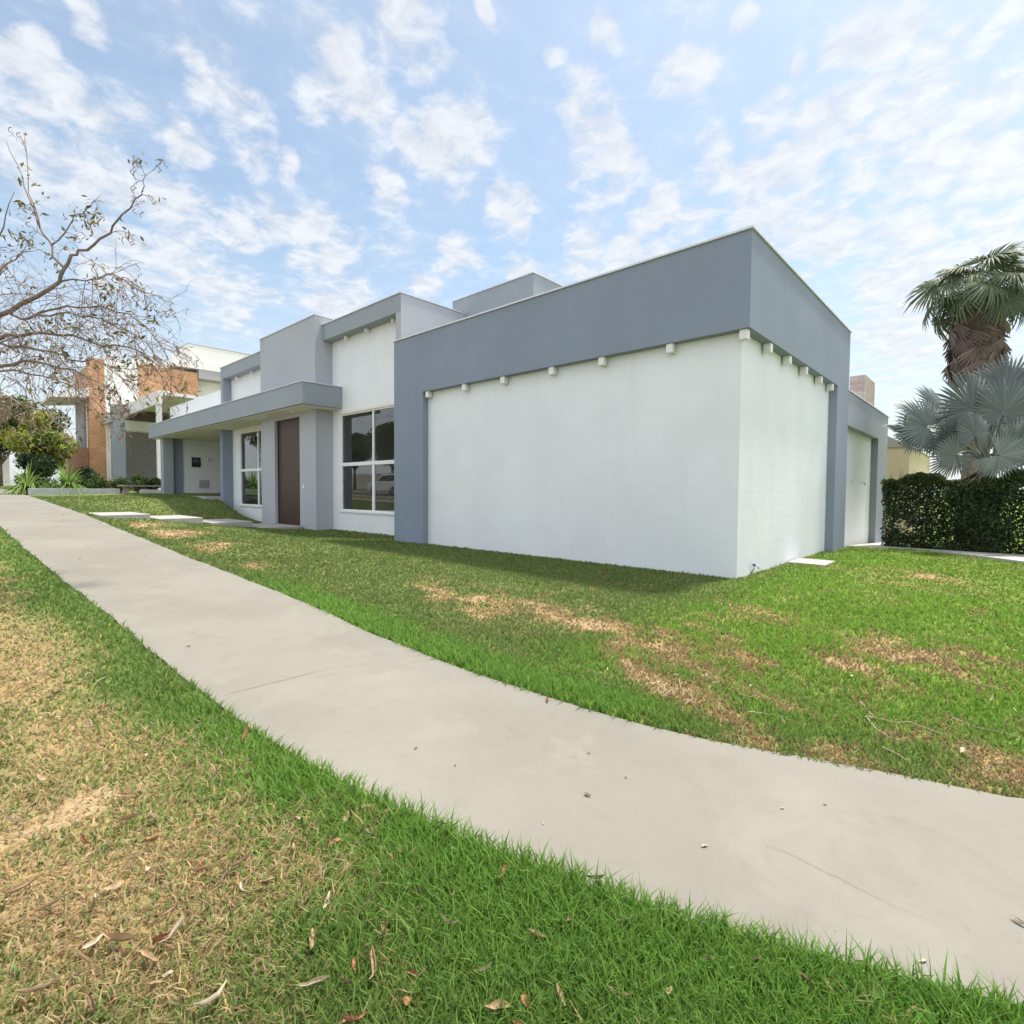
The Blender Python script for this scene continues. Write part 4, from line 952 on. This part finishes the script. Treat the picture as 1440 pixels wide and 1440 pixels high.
aw = MB().prism([(-110, -28.2), (-15, -28.2), (-15, -28), (-110, -28)], .2, 3.6).build('boundary_wall', paint('ochre_wall', (.5, .46, .40), .85), None); tag(aw, 'long pale boundary wall across the street', 'wall')

# ------------------------------------------------------------------ grass blades
def grass(name, n, region, label, seed, hmul=1.0):
    r_ = np.random.default_rng(seed)
    # density falls with distance from the viewpoint the photo was taken from, in every direction alike
    N_ = int(n*3.2); lo, hi = .55, 34.0
    rr = lo*(hi/lo)**(r_.random(N_)**.82); th = math.atan2(CD[1], CD[0])+(r_.random(N_)-.5)*math.radians(235)
    X = CAM[0]+rr*np.cos(th); Y = CAM[1]+rr*np.sin(th)
    ok = region(X, Y); X = X[ok][:n]; Y = Y[ok][:n]; rr = rr[ok][:n]; n = len(X)
    Z = ground_z(X, Y)
    dry, lush, bare = turf(X, Y)
    keep = r_.random(n) > bare*.75; X, Y, Z, rr, dry, lush = (a[keep] for a in (X, Y, Z, rr, dry, lush)); n = len(X)
    d_l = yl_at(X)-Y; d_u = Y-yu_at(X); edge = np.maximum(sm(.45, .05, d_l)*(d_l > -.3), sm(.5, .05, d_u)*(d_u > -.3)*sm(2.5, 1.2, X))
    h = (.026+.028*r_.random(n)+.020*lush+.030*edge*r_.random(n))*(1-.25*dry)*hmul
    h = h*(.75+.5*fbm(X*2.5, Y*2.5, 77))
    wd = .0016+.00105*rr
    a = r_.random(n)*6.283; lean = (.25+.75*r_.random(n)+.5*dry)*h; 
    dx, dy = np.cos(a)*lean, np.sin(a)*lean
    b = r_.random(n)*6.283; wx, wy = np.cos(b)*wd, np.sin(b)*wd
    V = np.empty((n, 5, 3)); P = np.stack([X, Y, Z-.006], 1)
    Wv = np.stack([wx, wy, 0*wx], 1); Dv = np.stack([dx, dy, 0*dx], 1); up = np.stack([0*h, 0*h, h], 1)
    V[:, 0] = P-Wv; V[:, 1] = P+Wv; V[:, 2] = P+Wv*.75+Dv*.35+up*.62; V[:, 3] = P-Wv*.75+Dv*.35+up*.62; V[:, 4] = P+Dv+up*(1-.25*dry)[:, None]
    i = np.arange(n)*5
    F1 = np.stack([i, i+1, i+2, i+3], 1); F2 = np.stack([i+3, i+2, i+4, i+4], 1)
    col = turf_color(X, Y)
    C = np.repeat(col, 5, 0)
    me = bpy.data.meshes.new(name); me.vertices.add(n*5); me.vertices.foreach_set('co', V.astype(np.float32).ravel())
    lp = np.concatenate([F1.ravel(), F2[:, :3].ravel()]).astype(np.int32); me.loops.add(len(lp)); me.loops.foreach_set('vertex_index', lp)
    st = np.concatenate([np.arange(n)*4, n*4+np.arange(n)*3]).astype(np.int32); me.polygons.add(2*n); me.polygons.foreach_set('loop_start', st)
    me.update(calc_edges=True)
    at_ = me.color_attributes.new('tone', 'FLOAT_COLOR', 'POINT'); cc = np.ones((n*5, 4), np.float32); cc[:, :3] = C; at_.data.foreach_set('color', cc.ravel())
    o = finish(name, me, GRASS); tag(o, label, 'grass', None, 'stuff'); return o
def not_hard(X, Y):
    m = ~in_poly(X, Y, PAVE) & ~in_poly(X, Y, DRIVE)
    for x0, x1, y0, y1, z, l in SLABS: m &= ~((X > x0) & (X < x1) & (Y > y0) & (Y < y1))
    m &= ~((X > .05) & (X < .68) & (Y > 2.64) & (Y < 3.48))
    m &= ~((X < .02) & (X > -9.3) & (Y > -.03)) & ~((X < .2) & (Y > 5.75) & (X > -10)) & ~((X < -8) & (X > -9.3) & (Y > -.2)) & ~((X <= -9.2) & (Y > .87)) & ~((X < -14.4) & (X > -19.1) & (Y > .18)) & ~((X < -24) & (X > -32.3) & (Y > -.4)) & ~((X > .9) & (Y > 8.9))
    return m
grass('verge_grass', 300000, lambda X, Y: not_hard(X, Y) & (Y < yl_at(X)+.02) & (Y > ROAD_Y+.1) & (X < 7), 'patchy verge grass, straw coloured with a green strip along the pavement', 3)
grass('lawn_grass', 330000, lambda X, Y: not_hard(X, Y) & (Y > yu_at(X)-.02) & (X > -44), 'green front lawn with brown dry patches between pavement and house', 4)

# ------------------------------------------------------------------ fallen leaves, twigs, flakes
def leaf_mesh(name, L, W, curl, roll, seed):
    r_ = random.Random(seed); V = []; F = []; n = 7
    for i in range(n):
        t = i/(n-1); w = W*math.sin(math.pi*min(.97, max(.03, t**.85)))**.8; y = L*(t-.5); z = curl*L*(t-.5)**2*4*.25+.004+r_.uniform(-.002, .002)
        for s in (-1, -.5, 0, .5, 1): V.append((s*w*math.cos(roll*abs(s))+.04*L*math.sin(t*5+seed), y, z+abs(s)**1.5*w*math.sin(roll)+r_.uniform(-.0015, .0015)))
    for i in range(n-1):
        for k in range(4): b = i*5+k; F.append((b, b+1, b+6, b+5))
    me = bpy.data.meshes.new(name); me.from_pydata(V, [], F); me.polygons.foreach_set('use_smooth', [True]*len(me.polygons)); return me
def leaf_mat(name, col):
    m, N, L, P = new_mat(name); co = objco(N); n = nz(N, L, 30, 4, .6, co)
    L.new(mixc(N, L, mrange(N, L, n, .3, .7, 0, 1), tuple(c*.6 for c in col), tuple(c*1.15 for c in col)), P.inputs['Base Color']); P.inputs['Roughness'].default_value = .75
    return m
KINDS = [('tan', (.36, .245, .14)), ('pale', (.46, .375, .265)), ('rust', (.30, .13, .065)), ('brown', (.20, .12, .08))]
PROTO = {}
for i, (nm, c) in enumerate(KINDS):
    mt = leaf_mat(nm+'_dry_leaf', c)
    for j, (L_, W_, cu, ro) in enumerate(((.055, .013, .5, .9), (.075, .012, .9, 1.1), (.045, .012, .2, .6))):
        me = leaf_mesh('dry_leaf', L_, W_, cu, ro, i*5+j); me.materials.append(mt); PROTO[(nm, j)] = me
def drop_leaf(X, Y, nm, j, sc, label, group, lift=.022, rz=None, flat=False):
    o = bpy.data.objects.new('dry_leaf', PROTO[(nm, j)]); COL.objects.link(o)
    o.location = (X, Y, float(ground_z(X, Y))+lift); k = .04 if flat else .5
    o.rotation_euler = (random.uniform(-k, k), random.uniform(-k, k), random.uniform(0, 6.28) if rz is None else rz); o.scale = (sc*1.25,)*3
    tag(o, label, 'dry leaf', group); return o
ADJ = {'tan': 'tan', 'pale': 'pale bleached', 'rust': 'rust red', 'brown': 'dark brown'}
random.seed(21)
HERO = [(346, 1041, 'rust', 1, 1.5), (755, 1326, 'tan', 0, 1.05), (802, 1303, 'tan', 0, 1.0), (838, 1241, 'brown', 1, .9), (870, 1411, 'tan', 1, .9), (942, 1405, 'tan', 2, .9), (683, 1372, 'pale', 1, .8), (170, 1328, 'tan', 1, 1.6), (52, 1405, 'tan', 1, 1.1), (118, 1362, 'tan', 1, 1.0),
        (608, 1232, 'tan', 2, .9), (472, 1190, 'rust', 2, 1.0), (420, 1190, 'tan', 1, .9), (418, 1157, 'pale', 2, .9), (140, 1270, 'pale', 1, .9), (330, 1285, 'tan', 1, 1.0), (118, 1190, 'rust', 1, .9), (175, 1125, 'tan', 0, 1.1), (335, 1222, 'tan', 1, 1.1), (880, 1305, 'pale', 1, .8), (785, 1410, 'tan', 0, .9), (1065, 1360, 'brown', 0, .9), (1130, 1385, 'brown', 0, .9), (1165, 1395, 'pale', 0, .7), (1000, 1355, 'brown', 2, .9), (572, 1420, 'rust', 2, 1.1), (300, 1420, 'pale', 1, 1.3), (620, 1165, 'tan', 0, .9), (515, 1140, 'tan', 2, .9)]
VL = '{} curled dry leaf caught in the verge grass this side of the pavement'
for px, py, nm, j, sc in HERO:
    q = on_ground(px, py, .02); drop_leaf(q[0], q[1], nm, j, sc*.82, VL.format(ADJ[nm]), 'dry leaves on the verge', .035)
cnt = 0
while cnt < 195:
    r = 1.0*(7.5)**(random.random()**1.1); th = math.atan2(CD[1], CD[0])+random.uniform(-.1, 1.0); X = CAM[0]+r*math.cos(th); Y = CAM[1]+r*math.sin(th)
    if Y > float(yl_at(np.array([X]))[0])-.08 or Y < -10.5: continue
    nm = random.choices(('tan', 'pale', 'rust', 'brown'), (.5, .25, .1, .15))[0]
    drop_leaf(X, Y, nm, random.randint(0, 2), random.uniform(.5, 1.1), VL.format(ADJ[nm]), 'dry leaves on the verge', .026); cnt += 1
for px, py, nm, j, sc in ((585, 1051, 'brown', 2, .5), (826, 1117, 'brown', 2, .65), (828, 1058, 'brown', 2, .35), (1434, 1296, 'pale', 0, .7), (991, 1188, 'pale', 2, .55), (764, 1156, 'pale', 2, .3), (1211, 1353, 'brown', 0, .5), (1298, 1349, 'pale', 2, .45), (770, 985, 'rust', 1, .9), (265, 899, 'brown', 2, .7), (197, 896, 'brown', 2, .8), (204, 911, 'brown', 2, .7), (183, 891, 'brown', 1, .8), (112, 788, 'brown', 2, .8), (150, 770, 'brown', 2, .7), (880, 1092, 'brown', 2, .3), (640, 1075, 'brown', 2, .3), (1100, 1135, 'pale', 2, .4), (1160, 1130, 'brown', 2, .3), (90, 745, 'brown', 1, .9), (140, 752, 'brown', 1, .9), (225, 782, 'brown', 2, .7)):
    q = on_ground(px, py, .02 if px > 400 else .2 if px < 230 else .1); drop_leaf(q[0], q[1], nm, j, sc, f'small {ADJ[nm]} leaf scrap lying on the bare pavement', 'leaf scraps on the pavement', .0135, None, True)
cnt = 0
while cnt < 48:
    px = random.uniform(480, 1430); py = random.uniform(800, 1100); q = on_ground(px, py)
    if q[1] < float(yu_at(np.array([q[0]]))[0])+.1 or (q[0] < .1 and q[1] > -.3) or q[1] > 6: continue
    nm = random.choices(('tan', 'pale', 'brown'), (.35, .5, .15))[0]; drop_leaf(q[0], q[1], nm, random.randint(0, 2), random.uniform(.5, 1.0), f'{ADJ[nm]} dry leaf lying on the front lawn', 'dry leaves on the lawn', .035); cnt += 1
TW = plain('bleached_twig', (.38, .32, .22), .85, 0, .15, 20, 0)
def ground_twig(path, r, label, forks=()):
    pts = [np.array(on_ground(x, y)) for x, y in path]; c = pts[0]
    f = lambda P: [np.array((p[0]-c[0], p[1]-c[1], float(ground_z(p[0], p[1]))+.034+.010*math.sin(5*i))) for i, p in enumerate(P)]
    r = r*.7
    mb = MB().tube(f(pts), list(np.linspace(r, r*.5, len(pts))), 5)
    for fk in forks: mb.tube(f([np.array(on_ground(x, y)) for x, y in fk]), list(np.linspace(r*.7, r*.35, len(fk))), 5)
    o = mb.build('dry_twig', TW); o.location = (c[0], c[1], 0); tag(o, label, 'twig', 'bleached twigs on the lawn')
ground_twig([(1216, 1010), (1230, 1008), (1260, 1016), (1278, 1017), (1300, 1026), (1326, 1033)], .007, 'long bleached twig with a side fork on the right part of the lawn', [[(1220, 1012), (1232, 1026), (1250, 1040), (1268, 1047)], [(1222, 1002), (1230, 1008)]])
ground_twig([(1052, 1008), (1072, 1008), (1098, 1014), (1104, 1026)], .006, 'small bent bleached twig left of the long forked twig', [[(1098, 1014), (1118, 1021)]])
ground_twig([(1340, 1010), (1370, 1020), (1400, 1028), (1438, 1042)], .006, 'thin straight bleached twig at the right edge of the lawn')
ground_twig([(1240, 1058), (1262, 1066), (1274, 1076)], .005, 'short bleached twig near the pavement edge of the lawn')
ground_twig([(925, 975), (930, 985), (945, 976), (962, 977), (974, 990)], .006, 'curled bleached twig on the brown lawn patch by the pavement', [[(955, 962), (957, 972)], [(974, 990), (962, 996)]])
ground_twig([(848, 967), (862, 968), (880, 972)], .005, 'short pale twig in the lush grass at the pavement edge', [[(884, 958), (892, 962)]])
ground_twig([(1040, 982), (1055, 984), (1064, 983)], .005, 'tiny pale twig on the lawn above the small bent twig')
ground_twig([(1425, 1000), (1432, 1008), (1440, 1016)], .005, 'short pale twig at the right picture edge above the straight twig')

# ------------------------------------------------------------------ scale the whole layout to metres
for ob in list(SC.objects):
    if ob.parent is None and ob.type in {'MESH', 'EMPTY'}:
        ob.location = ob.location*UNIT; ob.scale = ob.scale*UNIT
